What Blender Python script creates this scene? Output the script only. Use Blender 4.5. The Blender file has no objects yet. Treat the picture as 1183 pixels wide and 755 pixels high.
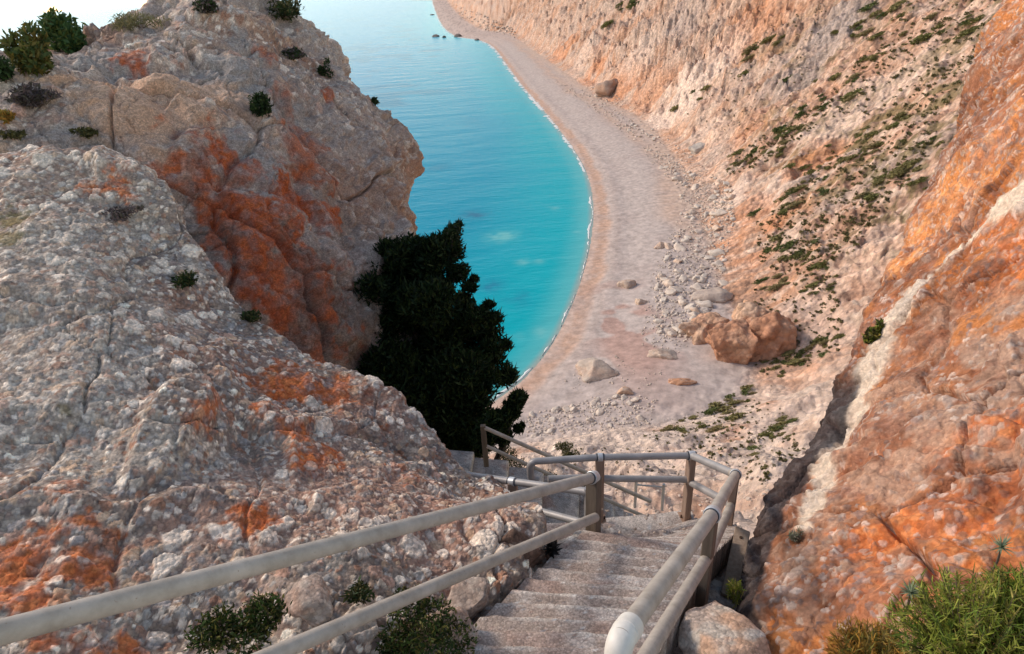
import bpy, math, random
import numpy as np
from mathutils import Vector, Matrix

random.seed(7)
rng = np.random.default_rng(7)
PI = math.pi
scene = bpy.context.scene
COL = scene.collection

# ------------------------------------------------------------------ camera
FPX, CX, CY = 750.0, 591.5, 377.5
PITCH, ROLL = math.radians(28.0), math.radians(3.3)
CAM = np.array([0.0, 0.0, 80.0])
_c, _s = math.cos(PITCH), math.sin(PITCH)
FWD = np.array([0, _c, -_s])
_R0, _U0 = np.array([1.0, 0, 0]), np.array([0, _s, _c])
RGT = _R0 * math.cos(ROLL) - _U0 * math.sin(ROLL)
UPV = _U0 * math.cos(ROLL) + _R0 * math.sin(ROLL)

def ray(px, py):
    px = np.asarray(px, float); py = np.asarray(py, float)
    return FWD + ((px - CX) / FPX)[..., None] * RGT + ((CY - py) / FPX)[..., None] * UPV
def P(px, py, d):
    return CAM + ray(px, py) * np.asarray(d, float)[..., None]
def PV(px, py, d):
    return Vector(P(px, py, d))
def G(px, py, z):
    r = ray(px, py)
    return CAM + r * ((np.asarray(z, float) - CAM[2]) / r[..., 2])[..., None]
def project(p):
    q = p - CAM
    d = q @ FWD
    return CX + FPX * (q @ RGT) / d, CY - FPX * (q @ UPV) / d, d

cam_data = bpy.data.cameras.new('camera')
cam_data.sensor_width = 36.0
cam_data.lens = 36.0 * FPX / 1183.0
cam_data.clip_start = 0.05
cam_data.clip_end = 30000
cam = bpy.data.objects.new('camera', cam_data)
COL.objects.link(cam)
M = Matrix((RGT, UPV, -FWD)).transposed().to_4x4()
M.translation = Vector(CAM)
cam.matrix_world = M
scene.camera = cam

# ------------------------------------------------------------------ noise
def _hash(ix, iy, iz, seed):
    h = (ix.astype(np.uint32) * np.uint32(374761393) + iy.astype(np.uint32) * np.uint32(668265263)
         + iz.astype(np.uint32) * np.uint32(2147483647) + np.uint32((seed * 974711) & 0xffffffff))
    h = (h ^ (h >> np.uint32(13))) * np.uint32(1274126177)
    h = (h ^ (h >> np.uint32(16))) * np.uint32(2246822519)
    return h ^ (h >> np.uint32(15))
def _h01(ix, iy, iz, seed):
    return _hash(ix, iy, iz, seed).astype(np.float32) * np.float32(1.0 / 4294967296.0)
def vnoise(p, seed=0):
    p = np.asarray(p, np.float32)
    f = np.floor(p); i = f.astype(np.int64); t = p - f
    t = t * t * t * (t * (t * 6 - 15) + 10)
    x, y, z = i[..., 0], i[..., 1], i[..., 2]
    u, v, w = t[..., 0], t[..., 1], t[..., 2]
    def c(a, b, d): return _h01(x + a, y + b, z + d, seed)
    x00 = c(0,0,0) * (1-u) + c(1,0,0) * u
    x10 = c(0,1,0) * (1-u) + c(1,1,0) * u
    x01 = c(0,0,1) * (1-u) + c(1,0,1) * u
    x11 = c(0,1,1) * (1-u) + c(1,1,1) * u
    return ((x00 * (1-v) + x10 * v) * (1-w) + (x01 * (1-v) + x11 * v) * w) * 2 - 1
def fbm(p, octv=4, seed=0, gain=0.5):
    s = 0; a = 1.0; tot = 0
    for k in range(octv):
        s = s + a * vnoise(p * (2.03 ** k) + 17.3 * k, seed + k); tot += a; a *= gain
    return s / tot * 1.6
def ridged(p, octv=3, seed=0):
    s = 0; a = 1.0; tot = 0
    for k in range(octv):
        s = s + a * (1 - 2 * np.abs(vnoise(p * (2.1 ** k) + 9.1 * k, seed + k))); tot += a; a *= 0.5
    return s / tot
def worley(p, seed=0, jitter=1.0):
    """F1, F2, cell id (0..1), offset to nearest feature point"""
    p = np.asarray(p, np.float32)
    i = np.floor(p).astype(np.int64); t = (p - np.floor(p)).astype(np.float32)
    n = p.shape[0]
    f1 = np.full(n, 9, np.float32); f2 = np.full(n, 9, np.float32)
    cid = np.zeros(n, np.uint32); off = np.zeros((n, 3), np.float32)
    for a in (-1, 0, 1):
        for b in (-1, 0, 1):
            for c in (-1, 0, 1):
                h = _hash(i[:,0]+a, i[:,1]+b, i[:,2]+c, seed)
                ox = (h & np.uint32(1023)).astype(np.float32) / 1023 * jitter + a - t[:,0]
                oy = ((h >> np.uint32(10)) & np.uint32(1023)).astype(np.float32) / 1023 * jitter + b - t[:,1]
                oz = ((h >> np.uint32(20)) & np.uint32(1023)).astype(np.float32) / 1023 * jitter + c - t[:,2]
                d = ox*ox + oy*oy + oz*oz
                m = d < f1
                f2 = np.where(m, f1, np.minimum(f2, d))
                f1 = np.where(m, d, f1)
                cid = np.where(m, h, cid)
                off[m, 0] = ox[m]; off[m, 1] = oy[m]; off[m, 2] = oz[m]
    return np.sqrt(f1), np.sqrt(f2), cid, off
def idr(cid, k):
    h = (cid ^ np.uint32(k * 2654435 + 77)) * np.uint32(2246822519)
    h = (h ^ (h >> np.uint32(13))) * np.uint32(3266489917)
    return ((h ^ (h >> np.uint32(16))) & np.uint32(0xffff)).astype(np.float32) / 65535.0
def sst(a, b, x):
    t = np.clip((x - a) / (b - a), 0, 1)
    return t * t * (3 - 2 * t)
def mixc(c, d, m):
    return c * (1 - m[:, None]) + np.asarray(d, np.float32) * m[:, None]
def facets(p, scale, seed, amp):
    """tilted-plane rock facets with breaks between them, displacement in metres"""
    f1, f2, cid, off = worley(p / scale, seed)
    g = np.stack([idr(cid, 1), idr(cid, 2), idr(cid, 3)], 1) * 2 - 1
    base = idr(cid, 4) * 2 - 1
    return amp * ((off * g).sum(1) * 1.1 + base * 0.55) * sst(0.0, 0.22, f2-f1), f1, f2, cid

# ------------------------------------------------------------------ mesh and object helpers
def mesh_np(name, verts, faces, col=None, smooth=True, alpha=None):
    me = bpy.data.meshes.new(name)
    verts = np.asarray(verts, np.float32); faces = np.asarray(faces, np.int32)
    nf, k = faces.shape
    me.vertices.add(len(verts)); me.vertices.foreach_set('co', verts.ravel())
    me.loops.add(nf * k); me.loops.foreach_set('vertex_index', faces.ravel())
    me.polygons.add(nf); me.polygons.foreach_set('loop_start', np.arange(0, nf * k, k, dtype=np.int32))
    me.polygons.foreach_set('use_smooth', np.full(nf, smooth))
    if col is not None:
        a = me.attributes.new('col', 'FLOAT_COLOR', 'POINT')
        c4 = np.ones((len(verts), 4), np.float32); c4[:, :3] = np.clip(col, 0.0, 1)
        if alpha is not None: c4[:, 3] = alpha
        a.data.foreach_set('color', c4.ravel())
    me.update(calc_edges=True); me.validate()
    return me
def link(name, me, mat=None, parent=None):
    o = bpy.data.objects.new(name, me)
    COL.objects.link(o)
    if mat is not None and not me.materials: me.materials.append(mat)
    if parent is not None: o.parent = parent
    return o
def tag(o, label=None, cat=None, group=None, kind=None):
    if label: o['label'] = label
    if cat: o['category'] = cat
    if group: o['group'] = group
    if kind: o['kind'] = kind
    return o
def empty(name, loc=(0, 0, 0)):
    o = bpy.data.objects.new(name, None); o.empty_display_size = 0.2
    COL.objects.link(o); o.location = loc
    return o
def grid_faces(nr, nc):
    a = np.arange(nr * nc).reshape(nr, nc)
    return np.stack([a[:-1, :-1], a[:-1, 1:], a[1:, 1:], a[1:, :-1]], -1).reshape(-1, 4)

class MB:
    """collects faces (any size) as one mesh"""
    def __init__(s): s.v = []; s.f = []
    def add(s, v, f):
        n = len(s.v); s.v += [tuple(q) for q in v]; s.f += [tuple(i + n for i in q) for q in f]
    def box(s, c, ax, ay, az, bev=0.0):
        c = Vector(c); ax, ay, az = Vector(ax), Vector(ay), Vector(az)
        if bev <= 0:
            v = [c + ax*i + ay*j + az*k for k in (-1, 1) for j in (-1, 1) for i in (-1, 1)]
            s.add(v, [(0,2,3,1),(4,5,7,6),(0,1,5,4),(2,6,7,3),(0,4,6,2),(1,3,7,5)]); return
        lx, ly, lz = ax.length, ay.length, az.length
        bx, by, bz = 1-bev/lx, 1-bev/ly, 1-bev/lz
        pr = [(-1,-by),(-bx,-1),(bx,-1),(1,-by),(1,by),(bx,1),(-bx,1),(-1,by)]
        rings = [(-1, 1-bev/lx), (-bz, 1), (bz, 1), (1, 1-bev/lx)]
        v = []
        for z, k in rings:
            for (i, j) in pr: v.append(c + ax*i*k + ay*j*k + az*z)
        f = [tuple(range(7, -1, -1)), tuple(range(24, 32))]
        for r in range(3):
            for q in range(8):
                f.append((r*8+q, r*8+(q+1) % 8, (r+1)*8+(q+1) % 8, (r+1)*8+q))
        s.add(v, f)
    def tube(s, pts, r, n=12, cap=True):
        pts = [Vector(p) for p in pts]
        rs = r if isinstance(r, (list, tuple)) else [r] * len(pts)
        base = len(s.v); u = None
        for i, p in enumerate(pts):
            t = (pts[min(i+1, len(pts)-1)] - pts[max(i-1, 0)]).normalized()
            if u is None:
                u = t.cross(Vector((0, 0, 1)))
                if u.length < 1e-3: u = t.cross(Vector((1, 0, 0)))
            u = (u - t * u.dot(t)).normalized(); w = t.cross(u)
            for k in range(n):
                a = 2*PI*k/n
                s.v.append(tuple(p + (u*math.cos(a) + w*math.sin(a)) * rs[i]))
        for i in range(len(pts)-1):
            for k in range(n):
                s.f.append((base+i*n+k, base+i*n+(k+1) % n, base+(i+1)*n+(k+1) % n, base+(i+1)*n+k))
        if cap:
            s.f.append(tuple(base+k for k in range(n-1, -1, -1)))
            s.f.append(tuple(base+(len(pts)-1)*n+k for k in range(n)))
    def build(s, name, mat, parent=None, smooth=True, angle=35):
        me = bpy.data.meshes.new(name); me.from_pydata(s.v, [], s.f); me.update()
        me.polygons.foreach_set('use_smooth', [smooth] * len(me.polygons))
        if smooth and hasattr(me, 'set_sharp_from_angle'): me.set_sharp_from_angle(angle=math.radians(angle))
        return link(name, me, mat, parent)

# ------------------------------------------------------------------ materials
def new_mat(name):
    m = bpy.data.materials.new(name); m.use_nodes = True
    nt = m.node_tree; b = nt.nodes['Principled BSDF']
    return m, nt, b
def N(nt, typ, **kw):
    n = nt.nodes.new(typ)
    for k, v in kw.items():
        if k in n.inputs: n.inputs[k].default_value = v
        else: setattr(n, k, v)
    return n
def mat_attr(name, rough=0.9, vs=30.0, vamp=0.25, bs=60.0, bstr=0.4, bdist=0.02, spec=0.25, detail=6.0, vor=None, stretch=None):
    """colour from the mesh's own 'col' attribute, with procedural grain and bump"""
    m, nt, b = new_mat(name); L = nt.links.new
    at = N(nt, 'ShaderNodeAttribute', attribute_name='col')
    tc = N(nt, 'ShaderNodeTexCoord')
    n1 = N(nt, 'ShaderNodeTexNoise', Scale=vs, Detail=detail, Roughness=0.65)
    if stretch:
        ms = N(nt, 'ShaderNodeMapping'); ms.inputs['Scale'].default_value = stretch
        L(tc.outputs['Object'], ms.inputs['Vector']); L(ms.outputs[0], n1.inputs['Vector'])
    else: L(tc.outputs['Object'], n1.inputs['Vector'])
    mr = N(nt, 'ShaderNodeMapRange')
    mr.inputs['From Min'].default_value = 0.25; mr.inputs['From Max'].default_value = 0.75
    mr.inputs['To Min'].default_value = 1 - vamp; mr.inputs['To Max'].default_value = 1 + vamp
    L(n1.outputs['Fac'], mr.inputs['Value'])
    mx = N(nt, 'ShaderNodeVectorMath', operation='SCALE')
    L(at.outputs['Color'], mx.inputs[0]); L(mr.outputs['Result'], mx.inputs['Scale'])
    res = mx.outputs[0]; vh = None
    if vor:
        vsc, va, edge = vor
        nw = N(nt, 'ShaderNodeTexNoise', Scale=vsc*.8, Detail=2.0); L(tc.outputs['Object'], nw.inputs['Vector'])
        wm = N(nt, 'ShaderNodeVectorMath', operation='MULTIPLY_ADD'); L(nw.outputs['Color'], wm.inputs[0])
        wm.inputs[1].default_value = (.30/vsc,)*3; L(tc.outputs['Object'], wm.inputs[2])
        v1 = N(nt, 'ShaderNodeTexVoronoi', Scale=vsc); L(wm.outputs[0], v1.inputs['Vector'])
        sp = N(nt, 'ShaderNodeSeparateColor'); L(v1.outputs['Color'], sp.inputs[0])
        m1 = N(nt, 'ShaderNodeMapRange'); m1.inputs['To Min'].default_value = 1-va; m1.inputs['To Max'].default_value = 1+va*1.1
        L(sp.outputs[0], m1.inputs['Value'])
        m2 = N(nt, 'ShaderNodeMapRange'); m2.inputs['From Min'].default_value = .35; m2.inputs['From Max'].default_value = .75
        m2.inputs['To Min'].default_value = 1.0; m2.inputs['To Max'].default_value = edge
        L(v1.outputs['Distance'], m2.inputs['Value'])
        mm = N(nt, 'ShaderNodeMath', operation='MULTIPLY'); L(m1.outputs[0], mm.inputs[0]); L(m2.outputs[0], mm.inputs[1])
        ma = N(nt, 'ShaderNodeMix', data_type='FLOAT'); L(at.outputs['Alpha'], ma.inputs[0]); ma.inputs[2].default_value = 1.0; L(mm.outputs[0], ma.inputs[3]); mm = ma
        x2 = N(nt, 'ShaderNodeVectorMath', operation='SCALE'); L(res, x2.inputs[0]); L(mm.outputs[0], x2.inputs['Scale'])
        res = x2.outputs[0]
        vh = N(nt, 'ShaderNodeMath', operation='MULTIPLY_ADD'); L(v1.outputs['Distance'], vh.inputs[0]); vh.inputs[1].default_value = -.8
    L(res, b.inputs['Base Color'])
    n2 = N(nt, 'ShaderNodeTexNoise', Scale=bs, Detail=8.0, Roughness=0.7)
    L(tc.outputs['Object'], n2.inputs['Vector'])
    bp = N(nt, 'ShaderNodeBump', Strength=bstr, Distance=bdist)
    if vh: L(n2.outputs['Fac'], vh.inputs[2]); L(vh.outputs[0], bp.inputs['Height'])
    if vor: sm_ = N(nt, 'ShaderNodeMath', operation='MULTIPLY'); L(at.outputs['Alpha'], sm_.inputs[0]); sm_.inputs[1].default_value = bstr; L(sm_.outputs[0], bp.inputs['Strength'])
    else: L(n2.outputs['Fac'], bp.inputs['Height'])
    L(bp.outputs[0], b.inputs['Normal'])
    b.inputs['Roughness'].default_value = rough
    b.inputs['Specular IOR Level'].default_value = spec
    return m
def mat_plain(name, c0, c1, scale=8.0, rough=0.7, metal=0.0, bs=80.0, bstr=0.2, bdist=0.003, stretch=(1, 1, 1), spots=None):
    m, nt, b = new_mat(name); L = nt.links.new
    tc = N(nt, 'ShaderNodeTexCoord'); mp = N(nt, 'ShaderNodeMapping'); mp.inputs['Scale'].default_value = stretch
    L(tc.outputs['Object'], mp.inputs['Vector'])
    n1 = N(nt, 'ShaderNodeTexNoise', Scale=scale, Detail=7.0, Roughness=0.65)
    L(mp.outputs[0], n1.inputs['Vector'])
    cr = N(nt, 'ShaderNodeValToRGB')
    cr.color_ramp.elements[0].position = 0.32; cr.color_ramp.elements[1].position = 0.68
    cr.color_ramp.elements[0].color = (*c0, 1); cr.color_ramp.elements[1].color = (*c1, 1)
    L(n1.outputs['Fac'], cr.inputs['Fac'])
    out = cr.outputs[0]
    if spots:
        n3 = N(nt, 'ShaderNodeTexNoise', Scale=spots[1], Detail=5.0, Roughness=0.7)
        L(tc.outputs['Object'], n3.inputs['Vector'])
        r2 = N(nt, 'ShaderNodeValToRGB'); r2.color_ramp.elements[0].position = spots[2]; r2.color_ramp.elements[1].position = spots[2] + 0.06
        L(n3.outputs['Fac'], r2.inputs['Fac'])
        mx = N(nt, 'ShaderNodeMix', data_type='RGBA')
        L(r2.outputs[0], mx.inputs['Factor']); L(out, mx.inputs[6]); mx.inputs[7].default_value = (*spots[0], 1)
        out = mx.outputs[2]
    L(out, b.inputs['Base Color'])
    n2 = N(nt, 'ShaderNodeTexNoise', Scale=bs, Detail=6.0); L(mp.outputs[0], n2.inputs['Vector'])
    bp = N(nt, 'ShaderNodeBump', Strength=bstr, Distance=bdist)
    L(n2.outputs['Fac'], bp.inputs['Height']); L(bp.outputs[0], b.inputs['Normal'])
    b.inputs['Roughness'].default_value = rough; b.inputs['Metallic'].default_value = metal
    return m
def mat_leaf(name, transl=0.25):
    m, nt, b = new_mat(name); L = nt.links.new
    at = N(nt, 'ShaderNodeAttribute', attribute_name='col')
    L(at.outputs['Color'], b.inputs['Base Color'])
    b.inputs['Roughness'].default_value = 0.6; b.inputs['Specular IOR Level'].default_value = 0.2
    tr = N(nt, 'ShaderNodeBsdfTranslucent'); L(at.outputs['Color'], tr.inputs['Color'])
    mx = N(nt, 'ShaderNodeMixShader'); mx.inputs[0].default_value = transl
    L(b.outputs[0], mx.inputs[1]); L(tr.outputs[0], mx.inputs[2])
    L(mx.outputs[0], nt.nodes['Material Output'].inputs['Surface'])
    return m

M_ROCK = mat_attr('conglomerate rock', 0.92, 16, 0.28, 60, 0.5, 0.02, vor=(38, .26, .82))
M_FACE = mat_attr('lichen-stained rock', .92, 9, .34, 45, .6, .02, vor=(30, .16, .9), stretch=(1, 1, .35))
M_TERR = mat_attr('hillside scree', 0.95, 0.5, 0.38, 0.8, 0.8, 0.9, detail=10, vor=(.8, .16, .85))
M_STONE = mat_attr('rubble stone', 0.9, 1.5, 0.25, 2.0, 0.5, 0.3)
M_LEAF = mat_leaf('leaves')
M_STEM = mat_plain('woody stem', (.07, .05, .035), (.14, .10, .07), 12, 0.9)
M_BARK = mat_plain('bark', (.03, .025, .02), (.08, .06, .045), 9, 0.95, bs=30, bstr=0.6, bdist=0.02, stretch=(3, 3, .6))
M_PIPE = mat_plain('weathered beige paint on pipe', (.31, .265, .22), (.50, .44, .38), 7, 0.55, bs=140, bstr=0.12, spots=((.20, .12, .075), 26.0, 0.655))
M_PIPEG = mat_plain('greyed galvanised pipe', (.30, .29, .29), (.42, .40, .39), 6, 0.5, 0.25, bs=140, bstr=0.12, spots=((.24, .17, .12), 24.0, 0.66))
M_CLAMP = mat_plain('zinc strap', (.50, .52, .54), (.66, .67, .68), 20, 0.42, 0.5)
M_DARKSTRAP = mat_plain('dark rubber lining', (.03, .035, .045), (.06, .065, .08), 30, 0.6)
M_POSTD = mat_plain('dark brown post wood', (.105, .08, .06), (.18, .14, .105), 5, 0.8, bs=30, bstr=0.5, bdist=0.004, stretch=(6, 6, .5))
M_POST = mat_plain('red brown post wood', (.25, .165, .125), (.36, .26, .20), 5, 0.8, bs=30, bstr=0.5, bdist=0.004, stretch=(6, 6, .5))
M_BOLT = mat_plain('rusty bolt', (.05, .03, .02), (.12, .06, .035), 40, 0.8, 0.4)
M_PLATE = mat_plain('weathered steel plate', (.30, .18, .12), (.40, .27, .19), 20, 0.75, 0.2)
M_CAP = mat_plain('chalky white paint', (.62, .58, .52), (.74, .70, .64), 14, 0.55, bs=60, bstr=0.3, spots=((.30, .36, .34), 30.0, 0.69))
M_PLANK = mat_plain('weathered plank', (.24, .17, .12), (.38, .29, .22), 4, 0.85, bs=24, bstr=0.6, bdist=0.004, stretch=(8, 8, .6))

# ------------------------------------------------------------------ coast lines (far to near), traced on the ground
SH_PX = [(499, 0), (505, 18), (520, 38), (553, 46), (570, 55), (585, 75), (602, 98), (628, 128), (652, 158), (672, 188), (682, 215),
         (685, 245), (682, 280), (672, 320), (657, 360), (636, 400), (612, 430), (596, 445), (560, 470), (500, 500)]
BK_PX = [(512, -6), (522, 8), (548, 30), (585, 38), (612, 55), (655, 85), (692, 112), (738, 135), (768, 165), (792, 205), (808, 250),
         (822, 300), (842, 350), (868, 400), (870, 432), (848, 465), (790, 485), (720, 495), (650, 503), (590, 512), (500, 530)]
def catmull(pts, n):
    pts = np.asarray(pts, float); k = len(pts)
    q = np.vstack([2*pts[0]-pts[1], pts, 2*pts[-1]-pts[-2]])
    u = np.linspace(0, k-1-1e-9, n); i = np.floor(u).astype(int); t = (u - i)[:, None]
    p0, p1, p2, p3 = q[i], q[i+1], q[i+2], q[i+3]
    return 0.5*((2*p1) + (-p0+p2)*t + (2*p0-5*p1+4*p2-p3)*t*t + (-p0+3*p1-3*p2+p3)*t**3)
def coast(px, z, far, near):
    a = np.array(px, float); w = G(a[:, 0], a[:, 1], z)[:, :2]
    c = catmull(w, 130)
    return np.vstack([[far], c, [near]])
SHORE = coast(SH_PX, 0.0, (-900, 6000), (-400, 116))
BACK = coast(BK_PX, 2.5, (-700, 6000), (-400, 100))
def poly_dist(x, y, line):
    """signed distance (positive on the land side) and arc length of the nearest point"""
    best = np.full(x.shape, 1e12); sgn = np.ones(x.shape); arc = np.zeros(x.shape)
    L = 0.0
    for a, b in zip(line[:-1], line[1:]):
        d = b - a; ln = math.hypot(*d)
        if ln < 1e-6: continue
        ux, uy = d / ln
        rx, ry = x - a[0], y - a[1]
        t = np.clip(rx*ux + ry*uy, 0, ln)
        dd = (rx - ux*t)**2 + (ry - uy*t)**2
        m = dd < best
        best = np.where(m, dd, best)
        sgn = np.where(m, np.where(ux*ry - uy*rx > 0, 1.0, -1.0), sgn)
        arc = np.where(m, L + t, arc)
        L += ln
    return np.sqrt(best) * sgn, arc
_bw = np.array(BK_PX, float); _bworld = G(_bw[:, 0], _bw[:, 1], 2.5)[:, :2]
_, BK_ARC = poly_dist(_bworld[:, 0], _bworld[:, 1], BACK)

def terrain(x, y):
    sh = x.shape; x = x.ravel().astype(float); y = y.ravel().astype(float)
    ds, sarc = poly_dist(x, y, SHORE)
    t, s = poly_dist(x, y, BACK)
    r = np.hypot(x, y)
    wob = fbm(np.stack([x/9, y/9, 0*x], 1), 3, 5)
    tt = t + wob * 2.0 * sst(-10, 10, t)
    A = np.interp(tt, [-5, 0, 8, 40, 100, 250, 700], [2.5, 2.5, 5.5, 27, 72, 190, 420])
    C = np.interp(tt, [-5, 0, 8, 22, 60, 200, 700], [2.5, 2.5, 5.0, 22, 62, 185, 420])
    Nn = np.interp(tt, [-5, 0, 20, 45, 70, 85, 95, 100, 300], [2.5, 2.5, 13, 29, 46, 59, 70, 73, 130])
    wc = 1 - sst(BK_ARC[7], BK_ARC[10], s)
    wn = sst(BK_ARC[13] , BK_ARC[16], s)
    hill = A*(1-wc)*(1-wn) + C*wc*(1-wn) + Nn*wn
    k = np.clip(tt/25, 0, 1)
    # buttresses and gullies running down the fall line
    wv = fbm(np.stack([x/60, y/60, 0*x], 1), 2, 9)
    far = sst(250, 600, r)
    sk = s - (.25 + .45*wc)*t
    g1 = ridged(np.stack([sk/34 + wv*0.9, t/170 + wv, 0*x], 1), 3, 21)
    g2 = ridged(np.stack([sk/13 + wv*1.6, t/80, 0*x], 1), 3, 31)
    hill = hill + k*(g1*(3.4 + 7*wc)*(1-wn*.7)*np.clip(.3+tt/60, 0, 1) + g2*(1.3 + .5*wc))
    str_ = fbm(np.stack([sk/3.6 + wv*4, t/30, 0*x], 1), 3, 41)
    hill = hill + k*str_*(0.85 - .2*wc)
    p3 = np.stack([x, y, hill], 1)
    hill = hill + k*(fbm(p3/7, 3, 51)*(1.0+wc*1.5) + fbm(p3/1.9, 3, 55)*0.42*(1+far))
    mk = t > -2
    pf = np.stack([x, y, hill*1.2], 1)[mk]
    ff = facets(pf + .2*np.stack([vnoise(pf/4, 57), vnoise(pf/4, 58), vnoise(pf/4, 59)], 1)*6, 9.0, 53, 1.0)[0]*(1.6+3.2*wc[mk]) + facets(pf, 2.7, 54, 1.0)[0]*(.8+1.3*wc[mk])
    hill[mk] += k[mk]*ff*(1-.4*wn[mk])
    rub = fbm(np.stack([x/2.2, y/2.2, 0*x], 1), 3, 61)
    beach = 2.5*sst(0, 30, ds) + 0.35*np.exp(-((ds-9)/3.0)**2) + 0.10*fbm(np.stack([x/8, y/8, 0*x], 1), 3, 71) * sst(2, 12, ds) + rub*0.25*sst(-14, 0, t)
    beach = np.where(ds < 0, ds*0.12, beach)
    h = np.where(t > 0, hill, beach)
    m = np.clip(t/6+0.5, 0, 1); h = np.where(np.abs(t) < 3, beach*(1-m) + hill*m, h)
    h = np.where(ds < -1, np.minimum(h, ds*0.12), h)
    # just past the stairs the slope falls away
    lim = 67.3 - 0.90*(r - 12.5)
    lim = np.where(r > 40, lim + (r-40)*3, lim)
    h = np.minimum(h, lim + 0.5*rub)
    return h.reshape(sh), t.reshape(sh), s.reshape(sh), ds.reshape(sh), wc.reshape(sh), wn.reshape(sh)

AZ = np.radians(np.linspace(-28, 53, 840))
RR_ = np.concatenate([np.geomspace(7, 60, 130, endpoint=False), np.linspace(60, 330, 700, endpoint=False),
                      np.geomspace(330, 1300, 330, endpoint=False), np.geomspace(1300, 5200, 50)])
gaz, gr = np.meshgrid(AZ, RR_)
TX, TY = np.sin(gaz)*gr, np.cos(gaz)*gr
TH, TT, TS, TD, TWC, TWN = terrain(TX, TY)

def hit(px, py):
    """where the ray of this picture point meets the terrain"""
    r = ray(px, py); hz = math.hypot(r[0], r[1]); az = math.atan2(r[0], r[1])
    j = int(np.clip(np.searchsorted(AZ, az), 1, len(AZ)-1))
    prof = TH[:, j]; zr = CAM[2] + r[2]/hz*RR_
    below = np.nonzero(zr[1:] < prof[1:])[0]
    if len(below) == 0: return None
    i = below[0] + 1
    a = zr[i-1]-prof[i-1]; b = zr[i]-prof[i]; f = a/(a-b) if a != b else 0
    f = min(max(f, 0), 1)
    rad = RR_[i-1]*(1-f) + RR_[i]*f
    return np.array([math.sin(az)*rad, math.cos(az)*rad, prof[i-1]*(1-f)+prof[i]*f])

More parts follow.
